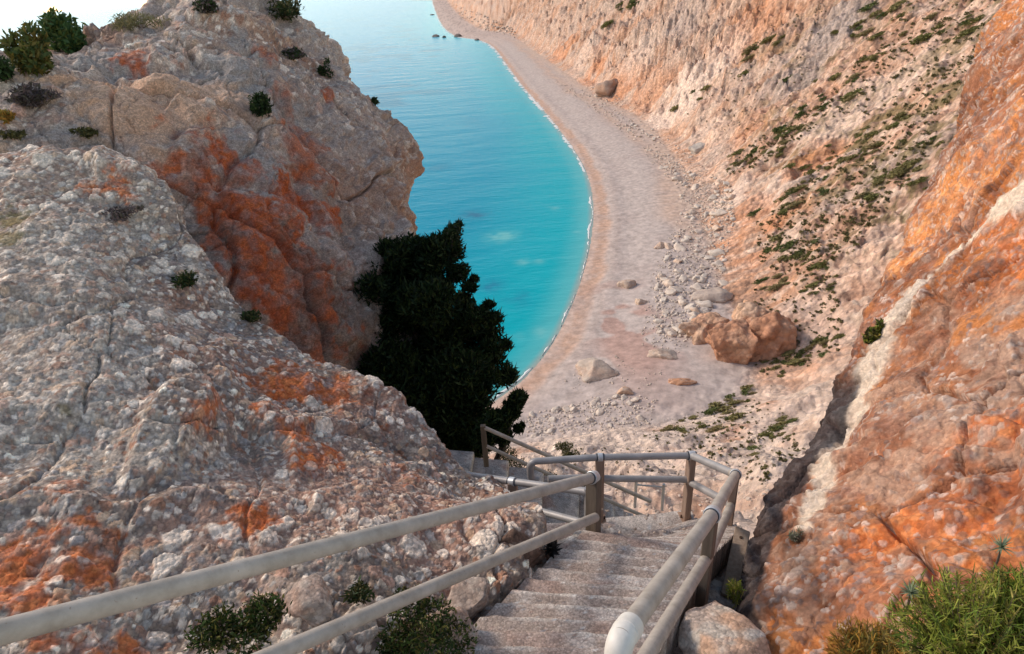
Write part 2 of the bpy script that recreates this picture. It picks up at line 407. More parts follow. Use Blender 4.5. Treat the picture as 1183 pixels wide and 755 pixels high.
def terrain_colour():
    x, y, z = TX.ravel(), TY.ravel(), TH.ravel()
    t, s, ds, wc, wn = TT.ravel(), TS.ravel(), TD.ravel(), TWC.ravel(), TWN.ravel()
    p2 = np.stack([x, y, 0*x], 1); p3 = np.stack([x, y, z], 1)
    n_big = fbm(p3/38, 3, 101); n_mid = fbm(p3/9, 4, 103); n_sm = fbm(p3/2.2, 3, 105)
    wv = fbm(np.stack([x/60, y/60, 0*x], 1), 2, 9)
    sk = s - (.25 + .45*wc)*t
    st = fbm(np.stack([sk/6 + wv*3, t/65, 0*x], 1), 4, 107)
    st2 = fbm(np.stack([sk/2.0 + wv*9, t/30, 0*x+3], 1), 3, 109)
    # hillside
    c = np.zeros((len(x), 3), np.float32) + np.array([.48, .315, .235], np.float32)
    c = mixc(c, (.47, .40, .345), sst(-0.1, .6, n_mid + 0.6*st2))
    c = mixc(c, (.54, .31, .19), sst(.12, .62, st + .45*n_big) * .75 * (1-.7*wn))
    c = mixc(c, (.64, .50, .41), sst(.1, .55, st2 - .3*n_mid) * .85); c = mixc(c, (.30, .21, .16), sst(.15, .6, -st2 - .2*n_mid) * .6)
    c = mixc(c, (.30, .22, .17), sst(.35, .8, n_sm + .4*st2) * .55)
    f1, f2, cid, _o = worley(p3/3.1, 111)
    tone = idr(cid, 3)
    c = mixc(c, (.56, .47, .40), sst(.72, .95, tone)*.55); c = mixc(c, (.33, .215, .16), sst(.3, .1, tone)*.6)
    c = mixc(c, (.20, .15, .12), sst(.45, .75, fbm(p3/np.array([4.0, 4.0, 4.0]) + 5, 4, 113))*.5)
    f1, f2, cid, _o = worley(p3/14.0, 115)
    c = mixc(c, (.50, .24, .11), sst(.75, .9, idr(cid, 3))*(.2+.15*wc)); c = mixc(c, (.42, .37, .34), sst(.3, .15, idr(cid, 3))*.5)
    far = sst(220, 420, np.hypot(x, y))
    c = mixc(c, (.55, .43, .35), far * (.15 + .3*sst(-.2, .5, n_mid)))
    # olive ground cover in bands down the fall line
    veg = sst(-.05, .4, st*.8 + .7*n_sm + .35*n_big - .05) * sst(14, 40, t) * (1-wc) * (1-.6*wn)
    c = mixc(c, (.16, .14, .07), veg * .8)
    for (px, py, rx, col, am) in HILL_SPOTS:
        g = rough_hit(px, py)
        d2 = ((x-g[0])**2 + (y-g[1])**2 + (z-g[2])**2)/(rx*rx)
        c = mixc(c, col, np.clip(am*sst(1.5, .2, d2 + 1.0*n_mid + .4*st2), 0, 1))
    # pale scree near the foot of the stairs
    c = mixc(c, (.58, .52, .47), wn * sst(-.9, .1, n_mid) * (.55 + .35*sst(70, 15, t)))
    # beach
    b = np.zeros_like(c) + np.array([.40, .345, .315], np.float32)
    w = ds + 1.2*fbm(p2/14, 2, 121)
    b = mixc(b, (.44, .29, .21), sst(7.0, 4.0, w)*.9)
    b = mixc(b, (.52, .40, .33), sst(2.2, .6, w) * .7)
    b = mixc(b, (.33, .25, .215), np.exp(-((w-8)/1.6)**2) * .3)
    b = mixc(b, (.50, .34, .24), np.exp(-((w-33-5*wv)/5)**2) * .55 * sst(170, 230, y))
    b = mixc(b, (.52, .38, .28), sst(-11, -3, t) * .6 * sst(150, 260, y))
    b = mixc(b, (.35, .29, .265), sst(0, .6, n_mid) * .4)
    b = mixc(b, (.45, .40, .37), sst(.15, .6, fbm(p2/2, 3, 125)) * .16)
    qx, qy, _d = project(np.stack([x, y, z], 1))
    rp = np.exp(-(((x-RED[0])/8)**2 + ((y-RED[1])/24)**2))
    b = mixc(b, (.36, .23, .19), np.clip(rp*1.5*sst(-.2, .2, fbm(p2/9, 3, 127)), 0, .8))
    rk_ = sst(BK_ARC[4], BK_ARC[3], s)*sst(.5, 2.5, ds)
    b = mixc(b, (.47, .38, .33), rk_*.9); b = mixc(b, (.28, .22, .19), rk_*sst(.1, .5, n_sm)*.7)
    land = sst(-2.5, 2.5, t + n_mid*1.5)
    b = b*np.array([1.25, 1.20, 1.18], np.float32); c = c*np.array([1.20, 1.06, .98], np.float32)
    out = b*(1-land[:, None]) + c*land[:, None]
    return out
RED = G(725, 375, 2.5)
OR, CR, GY, RD = (.55, .26, .13), (.63, .53, .46), (.38, .34, .325), (.40, .22, .15)
HILL_SPOTS = [(755, 100, 26, OR, .4), (720, 90, 22, OR, .6), (690, 80, 20, OR, .6), (650, 55, 30, OR, .6), (795, 108, 26, CR, 1), (770, 130, 20, CR, 1), (820, 80, 18, CR, .9), (835, 235, 7, CR, .9), (850, 215, 7, CR, .8), (900, 215, 9, CR, .7), (960, 150, 12, CR, .7), (740, 60, 22, CR, .7), (680, 60, 22, CR, .7), (790, 20, 22, GY, .6), (700, 45, 18, RD, .5), (850, 30, 24, OR, .42), (880, 15, 24, OR, .42), (830, 60, 20, CR, .6),
    (900, 100, 16, GY, .7), (965, 20, 16, GY, .8), (950, 50, 14, GY, .6), (870, 140, 14, OR, .4), (830, 150, 12, CR, .5), (940, 180, 10, OR, .6), (1000, 120, 16, CR, .4), (1060, 80, 16, CR, .4), (870, 240, 7, OR, .42), (900, 255, 7, OR, .6),
    (850, 270, 7, OR, .4), (870, 300, 6, OR, .4), (930, 350, 6, CR, .6), (960, 380, 8, CR, .5), (900, 470, 6, OR, .6), (880, 490, 6, RD, .5), (925, 480, 6, CR, .6), (850, 500, 6, OR, .4), (890, 540, 6, CR, .7), (700, 110, 10, GY, .6), (1000, 300, 8, CR, .4)]
def rough_hit(px, py): return hit(px, py)
me = mesh_np('hillside_and_beach', np.stack([TX, TY, TH], -1).reshape(-1, 3), grid_faces(*TX.shape), terrain_colour(), alpha=np.clip(.12 + .88*sst(-4, 2, TT.ravel()), 0, 1))
terrain_ob = tag(link('terrain', me, M_TERR), kind='structure')

# ------------------------------------------------------------------ sea
def make_sea():
    az = np.radians(np.linspace(-62, 30, 420)); r = np.concatenate([np.linspace(60, 330, 260, endpoint=False), np.geomspace(330, 20000, 200)])
    a, rr = np.meshgrid(az, r); x, y = np.sin(a)*rr, np.cos(a)*rr
    ds, _ = poly_dist(x.ravel(), y.ravel(), SHORE); off = -ds
    p = np.stack([x.ravel(), y.ravel(), 0*off], 1)
    off = off + 5*fbm(p/30, 3, 201)*sst(5, 25, off)
    c = np.zeros((len(off), 3), np.float32) + np.array([.012, .23, .40], np.float32)
    c = mixc(c, (.002, .29, .41), sst(170, 50, off))
    c = mixc(c, (.003, .40, .46), sst(55, 8, off))
    c = mixc(c, (.09, .46, .48), sst(11, 1.5, off))
    c = mixc(c, (.40, .36, .30), sst(2.5, -.3, off) * .8)
    c = mixc(c, (.006, .11, .20), sst(.2, .7, fbm(p/45, 3, 205)) * sst(40, 90, off) * .5)
    for (px, py, rad, col, am) in SUBMERGED:
        g = G(px, py, 0)
        d2 = ((p[:, 0]-g[0])/rad)**2 + ((p[:, 1]-g[1])/(rad*1.1))**2
        c = mixc(c, col, np.clip(np.exp(-d2)*am*(1+.7*fbm(p/2.2, 2, 207)), 0, .85))
    m, nt, b = new_mat('sea water'); L = nt.links.new
    at = N(nt, 'ShaderNodeAttribute', attribute_name='col'); L(at.outputs['Color'], b.inputs['Base Color'])
    nt.nodes.remove(b)
    df = N(nt, 'ShaderNodeBsdfDiffuse'); L(at.outputs['Color'], df.inputs['Color'])
    gl = N(nt, 'ShaderNodeBsdfGlossy'); gl.inputs['Roughness'].default_value = .2; gl.inputs['Color'].default_value = (.80, .92, 1.0, 1)
    fr = N(nt, 'ShaderNodeFresnel'); fr.inputs['IOR'].default_value = 1.33
    fm = N(nt, 'ShaderNodeMath', operation='POWER'); L(fr.outputs[0], fm.inputs[0]); fm.inputs[1].default_value = 1.25
    f2 = N(nt, 'ShaderNodeMath', operation='MULTIPLY'); L(fm.outputs[0], f2.inputs[0]); f2.inputs[1].default_value = .72
    f3 = N(nt, 'ShaderNodeMapRange'); L(fr.outputs[0], f3.inputs['Value'])
    f3.inputs['From Min'].default_value = .80; f3.inputs['From Max'].default_value = .98; f3.inputs['To Max'].default_value = .95
    fm = N(nt, 'ShaderNodeMath', operation='MAXIMUM'); L(f2.outputs[0], fm.inputs[0]); L(f3.outputs[0], fm.inputs[1])
    ms = N(nt, 'ShaderNodeMixShader'); L(fm.outputs[0], ms.inputs[0]); L(df.outputs[0], ms.inputs[1]); L(gl.outputs[0], ms.inputs[2])
    L(ms.outputs[0], nt.nodes['Material Output'].inputs['Surface'])
    tc = N(nt, 'ShaderNodeTexCoord'); mp = N(nt, 'ShaderNodeMapping'); mp.inputs['Scale'].default_value = (.30, .75, 1)
    mp.inputs['Rotation'].default_value = (0, 0, math.radians(-14))
    L(tc.outputs['Object'], mp.inputs['Vector'])
    n1 = N(nt, 'ShaderNodeTexNoise', Scale=.55, Detail=5.0, Roughness=.6); L(mp.outputs[0], n1.inputs['Vector'])
    n2 = N(nt, 'ShaderNodeTexNoise', Scale=.09, Detail=2.0); L(mp.outputs[0], n2.inputs['Vector'])
    ad = N(nt, 'ShaderNodeMath', operation='MULTIPLY_ADD'); L(n2.outputs['Fac'], ad.inputs[0]); ad.inputs[1].default_value = 2.5
    L(n1.outputs['Fac'], ad.inputs[2])
    bp = N(nt, 'ShaderNodeBump', Strength=.32, Distance=.8); L(ad.outputs[0], bp.inputs['Height'])
    for q in (df, gl, fr): L(bp.outputs[0], q.inputs['Normal'])
    me = mesh_np('sea', p, grid_faces(*x.shape), c)
    return tag(link('sea', me, m), kind='structure')
PALE = (.16, .50, .50)
SUBMERGED = [(581, 273, 5.0, PALE, .8), (604, 302, 2.2, PALE, .7), (622, 302, 1.8, PALE, .5), (668, 268, 1.5, PALE, .5), (627, 384, 2.2, PALE, .9),
             (597, 390, 2.6, (.06, .44, .48), .9), (548, 248, 5, (.03, .16, .26), .7), (640, 240, 2.0, PALE, .4), (565, 330, 4, (.02, .22, .34), .6), (600, 345, 5, (.015, .26, .36), .5)]
make_sea()

# breaking wave line along the shore: a thin raised sheet of foam
def make_foam():
    n = len(SHORE); v = []; f = []
    pts = catmull(SHORE[2:-2], 3200)
    tan = np.gradient(pts, axis=0); tan /= np.linalg.norm(tan, axis=1)[:, None]
    nor = np.stack([-tan[:, 1], tan[:, 0]], 1)     # landward
    s = np.concatenate([[0], np.cumsum(np.linalg.norm(np.diff(pts, axis=0), axis=1))])
    a = fbm(np.stack([s/17, 0*s, 0*s], 1), 3, 301); b = fbm(np.stack([s/3.5, 0*s, 0*s+5], 1), 3, 303)
    dist = np.hypot(pts[:, 0], pts[:, 1])
    w = np.clip(.35 + .8*a + .7*b + .3*fbm(np.stack([s/1.2, 0*s, 0*s+9], 1), 2, 305), 0, 1.7) * (.55 + .35*sst(220, 300, dist) + 3.2*sst(280, 460, dist))
    off = .3 + .8*a + .25*b
    M_FOAM = mat_plain('sea foam', (.62, .62, .60), (.82, .82, .80), 1.2, .8, bs=2.0, bstr=.5, bdist=.2)
    mb = MB(); run = []
    def flush():
        if len(run) < 3: return
        vv = []
        for i in run:
            p = pts[i]; o = nor[i]
            for k, z in ((-.5, .03), (0, .16), (.5, .05)):
                q = p + o*(off[i]*-1 + k*w[i]); vv.append((q[0], q[1], z))
        ff = []
        for i in range(len(run)-1):
            for k in range(2): ff.append((i*3+k, (i+1)*3+k, (i+1)*3+k+1, i*3+k+1))
        mb.add(vv, ff)
    for i in range(len(pts)):
        if w[i] > .06: run.append(i)
        else: flush(); run = []
    flush()
    tag(mb.build('foam', M_FOAM), kind='stuff')
make_foam()

# ------------------------------------------------------------------ near rock masses: lofted surfaces with their own depth
def loft(rows, nr, nc):
    a = np.array(rows, float)
    w = P(a[..., 0], a[..., 1], a[..., 2])
    w = np.stack([catmull(w[i], nc) for i in range(w.shape[0])])
    w = np.stack([catmull(w[:, j], nr) for j in range(nc)], 1)
    return w
def loft_normals(w):
    du = np.gradient(w, axis=0); dv = np.gradient(w, axis=1)
    n = np.cross(du, dv); n /= np.linalg.norm(n, axis=-1, keepdims=True) + 1e-9
    mid = w[w.shape[0]//2, w.shape[1]//2]; nm = n[w.shape[0]//2, w.shape[1]//2]
    return n if nm @ (CAM - mid) > 0 else -n
class Rock: pass
def locate(rk, px, py, rad=3.0):
    """the visible surface point of a rock at this picture point"""
    d2 = (rk.px - px)**2 + (rk.py - py)**2
    m = d2 < rad*rad
    if not m.any(): return rk.v[np.argmin(d2)]
    idx = np.nonzero(m)[0]
    return rk.v[idx[np.argmin(rk.d[idx])]]
def stain_or_glow(c, m, tones, v, sc, seed, through=None):
    """rust, or a painted edge glow, with its own mottling; pebbles partly show through"""
    n = fbm(v/sc, 4, seed); n2 = fbm(v/(sc*.25), 3, seed+5)
    k = m*np.clip(.78 + .45*n + .35*n2, .1, .97)
    if through is not None: k = k*(1-.45*through)
    t = np.asarray(tones[0], np.float32)[None, :]*np.ones((len(v), 1), np.float32)
    t = mixc(t, tones[1], sst(-.1, .5, n2)); t = mixc(t, tones[2], sst(.1, .6, -n)*.8)
    return c*(1-k[:, None]) + t*k[:, None]
def patch(rk, spots, seed, rough=.55, scale=.35, grow=1.0):
    """a ragged stain mask from a list of (x, y, radius in m, strength)"""
    v = rk.v; n = fbm(v/scale, 4, seed)*rough + fbm(v/(scale*.22), 3, seed+9)*rough*.6
    m = np.zeros(len(v))
    for (px, py, rad, am, *an) in spots:
        rad = rad*grow
        c = locate(rk, px, py); q = v - c
        if an:   # stretched vertically
            e = np.sqrt((q[:, 0]**2 + q[:, 1]**2)/(rad*rad) + q[:, 2]**2/(rad*an[0])**2)
        else: e = np.linalg.norm(q, axis=1)/rad
        m = np.maximum(m, am**.5*sst(.50, .22, e*.5 - n*.55 + .18*(1-am)))
    return np.clip(m, 0, 1)
def cracks(v, sc, seed, depth, width):
    q = v + .5*sc*np.stack([fbm(v/sc*.9, 3, seed+k) for k in (1, 2, 3)], 1)*.6
    f1, f2, cid, off = worley(q*np.array([1, 1, .7])/sc, seed)
    return -depth*sst(width, 0, f2-f1)*(.3+idr(cid, 2))
def displace(w, big, specs, seed, crk=(), bed=None):
    n = loft_normals(w).reshape(-1, 3); v = w.reshape(-1, 3).copy()
    d = fbm(v/big[0], 4, seed)*big[1]
    for (sc, am, sd) in specs: d = d + facets(v + 0.25*sc*np.stack([vnoise(v/sc*1.3, sd+k) for k in (1, 2, 3)], 1), sc, sd, am)[0]
    for a in crk: d = d + cracks(v, *a)
    if bed:
        t = (v[:, 2] + .25*v[:, 0] + .5*fbm(v/3, 3, seed+90))/bed[0]; t = t - np.floor(t)
        d = d + bed[1]*(sst(0, .15, t)*(1-.8*t) - .5)*sst(-.4, .3, fbm(v/2.5, 2, seed+95))
    return v + n*d[:, None], n
def finish(name, w, v, col, label, cat, mat=M_ROCK):
    f = grid_faces(*w.shape[:2])
    g = v.reshape(w.shape); i, j = w.shape[0]//2, w.shape[1]//2
    if np.cross(g[i, j+8]-g[i, j], g[i+8, j]-g[i, j]) @ (CAM-g[i, j]) < 0: f = f[:, ::-1]
    me = mesh_np(name, v, f, col)
    return tag(link(name, me, mat), label, cat)
def rockdata(v):
    rk = Rock(); rk.v = v; rk.px, rk.py, rk.d = project(v); return rk
def clasts(v, n, sc, seed, dens, height):
    """angular pebbles set in the rock: displaced points, mask, per-pebble random id"""
    warp = .10*sc*np.stack([vnoise(v/sc*2.6, seed+k) for k in (1, 2, 3)], 1)
    f1, f2, cid, off = worley((v+warp)/sc, seed)
    patchy = .25*vnoise(v/(sc*7), seed+5)
    on = idr(cid, 5) < dens + patchy
    lim = .42 + .45*idr(cid, 6)
    e = np.minimum((f2-f1)*.9, lim-f1)
    m = np.where(on, sst(.02, .09, e), 0)
    return v + n*(m*height*(.35+idr(cid, 7)))[:, None], m, cid
PALETTE = np.array([(.64, .63, .61), (.40, .42, .44), (.27, .28, .31), (.48, .38, .30), (.27, .16, .12), (.74, .72, .69), (.16, .15, .16), (.42, .30, .26), (.56, .53, .49), (.22, .19, .19)], np.float32)
def clast_colour(c, m, cid, bright=1.0, am=1.0):
    pc = PALETTE[(idr(cid, 8)*9.99).astype(int)] * (.8 + .4*idr(cid, 9))[:, None] * bright
    return c*(1 - (m*am)[:, None]) + pc*(m*am)[:, None]

# --- near conglomerate slope at the left of the stairs
NR_ROWS = [
 [(-260,960,2.5),(-100,960,2.6),(60,950,2.8),(190,930,3.1),(310,900,3.4),(420,860,3.8),(510,810,4.2),(580,745,4.8),(640,700,5.4)],
 [(-260,780,3.3),(-100,775,3.4),(60,765,3.6),(190,752,3.9),(310,740,4.2),(420,722,4.5),(500,702,4.85),(570,672,5.3),(630,655,5.7)],
 [(-260,620,4.2),(-100,610,4.3),(70,605,4.5),(210,605,4.8),(325,612,5.0),(420,620,5.2),(500,625,5.45),(565,615,5.75),(624,608,6.0)],
 [(-260,470,5.3),(-100,470,5.4),(70,470,5.6),(210,490,5.8),(310,512,6.0),(390,532,6.1),(470,560,6.25),(545,580,6.4),(606,586,6.5)],
 [(-260,330,6.6),(-100,325,6.7),(70,335,6.8),(175,378,6.9),(270,432,7.0),(350,472,7.0),(440,522,6.95),(525,560,6.9),(592,578,6.9)],
 [(-260,240,7.6),(-100,228,7.7),(80,235,7.8),(175,290,7.8),(270,370,7.7),(365,432,7.5),(460,487,7.3),(532,546,7.2),(582,572,7.2)],
 [(-260,215,8.4),(-80,195,8.5),(100,182,8.6),(192,215,8.5),(268,330,8.3),(388,424,7.9),(482,484,7.6),(540,545,7.4),(580,570,7.4)],
 [(-260,270,10),(-80,250,10),(100,240,10),(180,290,9.8),(255,400,9.4),(375,485,8.8),(470,545,8.3),(535,590,8.0),(575,600,7.9)],
 [(-260,420,10.6),(-80,400,10.6),(100,400,10.6),(180,450,10.4),(250,530,10),(370,600,9.4),(465,640,8.9),(530,680,8.5),(570,690,8.3)]]
w = loft(NR_ROWS, 640, 700)
v, n = displace(w, (1.5, .12), [(1.1, .17, 401), (.36, .035, 403), (.14, .012, 405)], 400, [(1.9, 441, .06, .04)])
v, m1, id1 = clasts(v, n, .10, 411, .42, .014)
v, m2, id2 = clasts(v, n, .052, 412, .80, .008)
v, m0, id0 = clasts(v, n, .22, 413, .10, .022)
rk = rockdata(v); NR = rk
cn = fbm(v/.55, 4, 421); cb = fbm(v/1.6, 3, 423)
c = np.zeros((len(v), 3), np.float32) + np.array([.27, .235, .22], np.float32)
c = mixc(c, (.38, .365, .35), sst(-.2, .5, cn)); c = mixc(c, (.29, .195, .165), sst(.0, .5, cb + .4*cn) * .8)
pink = patch(rk, [(440,560,1.0,.9),(500,600,.9,.9),(330,560,1.1,.6),(250,600,.9,.5),(420,470,.8,.6)], 431, .4, .6)
c = mixc(c, (.36, .225, .19), pink * .75)
c = clast_colour(c, m2, id2, 1.12, .9*(1-.4*pink)); c = clast_colour(c, m1, id1, 1.2, .92*(1-.35*pink)); c = mixc(c, (.80, .78, .75), m0*(.5+.5*idr(id0, 8)))
grey = patch(rk, [(60,330,1.6,.8),(20,250,1.4,.7),(130,220,1.2,.6),(80,420,1.3,.4)], 433, .5, .8)
c = mixc(c, (.50, .50, .49), grey*.35)
rust = patch(rk, [(35,650,.30,1),(80,640,.28,.9),(110,600,.16,.8),(15,690,.25,.9),(75,560,.14,.6),(340,440,.36,1,1.7),(362,525,.26,1),(347,490,.26,1),(325,470,.24,1),(395,460,.26,.8),(450,490,.22,.7),
                  (300,600,.20,1),(280,585,.14,.9),(130,210,.30,.8),(240,480,.16,.7),(255,455,.14,.6),(100,740,.12,.9),(150,745,.1,.9),(390,450,.25,.7),(55,735,.1,.7),(130,620,.15,.8),(480,545,.3,.35),(30,235,.2,.4)], 435, .6, .26, 1.2)
c = stain_or_glow(c, rust, [(.45, .125, .04), (.54, .19, .07), (.27, .075, .03)], v, .22, 471, m1)
moss = patch(rk, [(18,252,.25,.8),(75,470,.12,.4),(5,275,.2,.6)], 437, .5, .2)
c = mixc(c, (.20, .17, .05), moss*.8)
c = c*np.array([1.17, 1.01, .86], np.float32)
finish('rock_slope', w, v, c, 'pebbly grey conglomerate rock slope rising left of the stair railing', 'rock')

# --- tall rock behind it
BR_ROWS = [
 [(-320.0,560,10),(-180.0,540,10.4),(-40.0,520,10.8),(90.0,520,11.2),(195.0,540,11.6),(290.0,560,12.2),(370.0,580,13.2),(430.0,590,14.6),(478.0,590,16.4),(470.0,590,19),(400.0,570,21)],
 [(-320.0,420,10.2),(-180.0,400,10.6),(-40.0,390,11),(90.0,390,11.4),(195.0,410,11.8),(292.0,440,12.4),(372.0,450,13.5),(430.0,450,15),(480.0,455,17),(472.0,455,19.6),(400.0,440,22)],
 [(-320.0,330,10.4),(-180.0,312,10.8),(-40.0,300,11.2),(90.0,300,11.5),(198.0,320,12),(296.5,345,12.7),(372.0,355,13.9),(430.0,352,15.5),(480.0,350,17.5),(474.0,350,20.3),(400.0,340,23)],
 [(-320.0,260,10.6),(-180.0,245,11),(-40.0,232,11.4),(85.0,225,11.8),(200.0,240,12.4),(296.0,260,13.2),(365.0,270,14.5),(424.0,267,16.2),(474.0,265,18.2),(476.0,265,21),(400.0,260,24)],
 [(-320.0,200,11),(-180.0,188,11.3),(-40.0,175,11.8),(82.0,168,12.3),(198.0,175,12.9),(291.0,190,13.8),(350.0,200,15.1),(408.0,198,16.9),(455.0,198,18.7),(470.0,198,21.8),(400.0,198,25)],
 [(-320.0,150,11.4),(-180.0,140,11.8),(-40.0,130,12.3),(78.0,120,12.9),(190.0,120,13.6),(279.5,132,14.6),(336.0,142,15.9),(394.0,148,17.6),(441.0,152,19.2),(458.0,156,22.4),(400.0,160,26)],
 [(-320.0,115,12.2),(-180.0,108,12.6),(-40.0,98,13),(65.0,82,13.7),(172.0,72,14.6),(262.5,78,15.7),(320.0,92,17),(380.0,108,18.5),(423.0,124,20),(436.0,132,23.2),(390.0,140,27)],
 [(-320.0,100,13.5),(-180.0,92,13.9),(-40.0,80,14.3),(50.0,58,15),(150.0,35,16),(245.0,32,17.2),(312.0,48,18.5),(365.0,66,19.9),(400.0,92,21.2),(404.0,104,24.4),(370.0,120,28)],
 [(-320.0,105,15),(-180.0,95,15.4),(-40.0,78,15.8),(45.0,50,16.5),(135.0,14,17.6),(222.0,-22,19),(299.0,-25,20.3),(346.0,8,21.6),(378.0,42,22.8),(380.0,60,26),(350.0,90,29)],
 [(-320.0,170,17.5),(-180.0,160,18),(-40.0,140,18.5),(45.0,110,19),(135.0,80,20),(223.0,50,21.5),(296.0,50,23),(341.0,80,24.5),(368.0,110,25.5),(370.0,130,28),(345.0,150,31)]]
w = loft(BR_ROWS, 520, 560)
v, n = displace(w, (3.2, .42), [(2.4, .36, 501), (.85, .17, 503), (.30, .05, 505)], 500, [(2.8, 541, .30, .045), (1.0, 543, .07, .05)], (.9, .09))
v, m1, id1 = clasts(v, n, .24, 511, .30, .03)
v, m2, id2 = clasts(v, n, .12, 512, .55, .018)
rk = rockdata(v); BR = rk
cn = fbm(v/1.1, 4, 521); cb = fbm(v/3.4, 3, 523)
c = np.zeros((len(v), 3), np.float32) + np.array([.38, .34, .325], np.float32)
c = mixc(c, (.49, .45, .42), sst(-.1, .5, cn)); c = mixc(c, (.33, .215, .165), sst(-.05, .5, cb + .3*cn) * .8)
top = patch(rk, [(260,40,4,.9),(120,110,3,.8),(330,60,3,.8),(30,130,3,.8),(400,110,2.5,.7),(60,160,2.5,.7)], 531, .5, 1.5)
c = clast_colour(c, m2, id2, 1.15, .35 + .4*top); c = clast_colour(c, m1, id1, 1.2, .45 + .4*top)
tan = patch(rk, [(165,100,1.8,.9),(200,125,1.6,.9),(150,135,1.5,.9),(215,95,1.3,.8),(245,105,1.2,.6)], 533, .4, .9)
c = mixc(c, (.56, .41, .31), tan*.85)
grey = patch(rk, [(265,75,1.0,.8,1.6),(290,60,1.0,.7),(80,165,1.0,.8),(125,75,.9,.8),(340,150,1.0,.6),(290,190,1.1,.7,1.5),(255,300,1.4,.8,1.4),(300,240,.7,.7),(290,290,.9,.7),(345,130,.8,.7)], 535, .45, .8)
c = mixc(c, (.31, .325, .345), grey*.75)
dark = patch(rk, [(225,240,1.0,.7,1.8),(370,330,1.6,.7,2.2),(395,400,1.6,.8,2),(240,270,1.0,.8),(400,260,1.3,.4,2)], 537, .4, .9)
c = mixc(c, (.14, .115, .10), dark*.7)
rust = patch(rk, [(245,175,.9,1),(215,190,.7,.8),(235,160,.7,.8),(335,225,.9,1),(345,255,.9,1),(325,285,.9,1),(355,300,.8,.9,1.5),(320,320,.9,.9),(345,340,.9,.9,1.5),(285,250,.9,.9),(350,205,.6,.8),
                  (305,240,.6,.9),(330,360,1.1,.8),(190,135,.28,.9),(152,63,.35,.9),(310,60,.35,.6),(335,110,.4,.5,3),(350,150,.5,.5,3),(270,200,.5,.6),(385,110,.25,.8),(360,180,.6,.6,2),(300,200,.5,.7),(365,385,.9,.6)], 539, .62, .8, 1.3)
c = stain_or_glow(c, rust, [(.40, .095, .03), (.48, .14, .05), (.20, .07, .04)], v, .6, 571, m1*.6)
c = c*np.array([1.16, 1.0, .87], np.float32)
finish('rock_tower', w, v, c, 'tall rust-stained rock tower behind the dark tree at the sea edge', 'rock')

# --- orange rock face at the right
RF_ROWS = [
 [(960,830,8),(915,815,6),(893,800,5.0),(885,800,4.7),(930,815,4.35),(1010,835,3.95),(1100,855,3.55),(1200,875,3.2),(1360,910,2.8)],
 [(940,700,9),(900,695,7),(874,690,6.0),(866,690,5.7),(905,700,5.2),(980,712,4.7),(1070,724,4.2),(1180,740,3.75),(1370,760,3.2)],
 [(960,608,10),(915,604,8),(887,603,6.9),(880,605,6.5),(925,610,6.0),(1000,615,5.4),(1080,622,4.85),(1190,632,4.35),(1380,640,3.8)],
 [(1005,525,11),(962,522,9),(938,522,7.9),(932,525,7.4),(965,530,6.85),(1030,530,6.1),(1100,530,5.5),(1200,530,4.9),(1380,530,4.3)],
 [(1040,435,12.5),(1005,432,10.4),(984,432,9.0),(979,435,8.5),(1008,435,7.9),(1062,430,7.0),(1120,425,6.3),(1210,420,5.6),(1390,410,4.9)],
 [(1075,335,14),(1042,332,11.8),(1022,330,10.3),(1017,333,9.7),(1040,330,9.2),(1085,320,8.3),(1135,310,7.3),(1220,300,6.4),(1400,290,5.6)],
 [(1115,230,15.5),(1082,227,13.2),(1062,226,11.7),(1057,230,11),(1080,225,10.4),(1115,212,9.5),(1155,196,8.5),(1230,180,7.5),(1410,160,6.4)],
 [(1165,135,17),(1132,132,14.6),(1114,131,13),(1109,134,12.3),(1126,126,11.7),(1150,112,10.8),(1180,96,9.8),(1240,76,8.7),(1420,50,7.4)],
 [(1205,42,18.5),(1175,41,16),(1157,41,14.4),(1151,45,13.6),(1166,36,13),(1186,20,12),(1212,0,11),(1262,-20,9.8),(1430,-40,8.4)],
 [(1250,-62,20),(1222,-62,17.5),(1194,-62,15.8),(1186,-60,15),(1200,-70,14.3),(1220,-82,13.4),(1246,-102,12.3),(1292,-122,11),(1450,-142,9.5)]]
w = loft(RF_ROWS, 560, 460)
v, n = displace(w, (2.6, .22), [(1.6, .13, 601), (.42, .06, 603), (.15, .022, 605)], 600, [(1.9, 641, .16, .045), (.7, 643, .035, .06)])
v, m1, id1 = clasts(v, n, .15, 611, .26, .018)
v, m2, id2 = clasts(v, n, .07, 612, .5, .010)
rk = rockdata(v); RF = rk
cn = fbm(v/.6, 4, 621); cb = fbm(v/2.0, 3, 623)
sv = v*np.array([2.2, 2.2, .5]); cs = fbm(sv/.5, 4, 625)
c = np.zeros((len(v), 3), np.float32) + np.array([.44, .21, .12], np.float32)
c = mixc(c, (.58, .26, .09), sst(-.1, .45, cn)*.8); c = mixc(c, (.29, .14, .085), sst(.0, .5, cb+.4*cs)*.75); c = mixc(c, (.45, .32, .25), sst(.15, .6, cs - .3*cn)*.6)
c = clast_colour(c, m2, id2, .95, .35); c = clast_colour(c, m1, id1, 1.0, .4)
edge = patch(rk, [(1110,170,.9,.8,2),(1075,240,.9,.9,2),(1045,300,.8,.9,2),(1100,230,.9,.7)], 631, .5, .6)  # low sun's glow on the left edge, painted into the rock colour
c = stain_or_glow(c, edge, [(.70, .275, .09), (.76, .38, .17), (.50, .18, .065)], v, .35, 671, m1*.6)
grey = patch(rk, [(1150,400,.55,.9),(1165,450,.45,.8),(1120,440,.4,.8),(1085,500,.5,.7,1.5),(1170,355,.4,.7),(1100,470,.5,.7),(1060,470,.6,.6,1.6),(1175,520,.35,.8),(1130,490,.35,.6),(1040,560,.35,.5),(910,650,.5,.8),(930,600,.4,.5),(890,690,.5,.7),(1090,400,.5,.6)], 633, .55, .4)
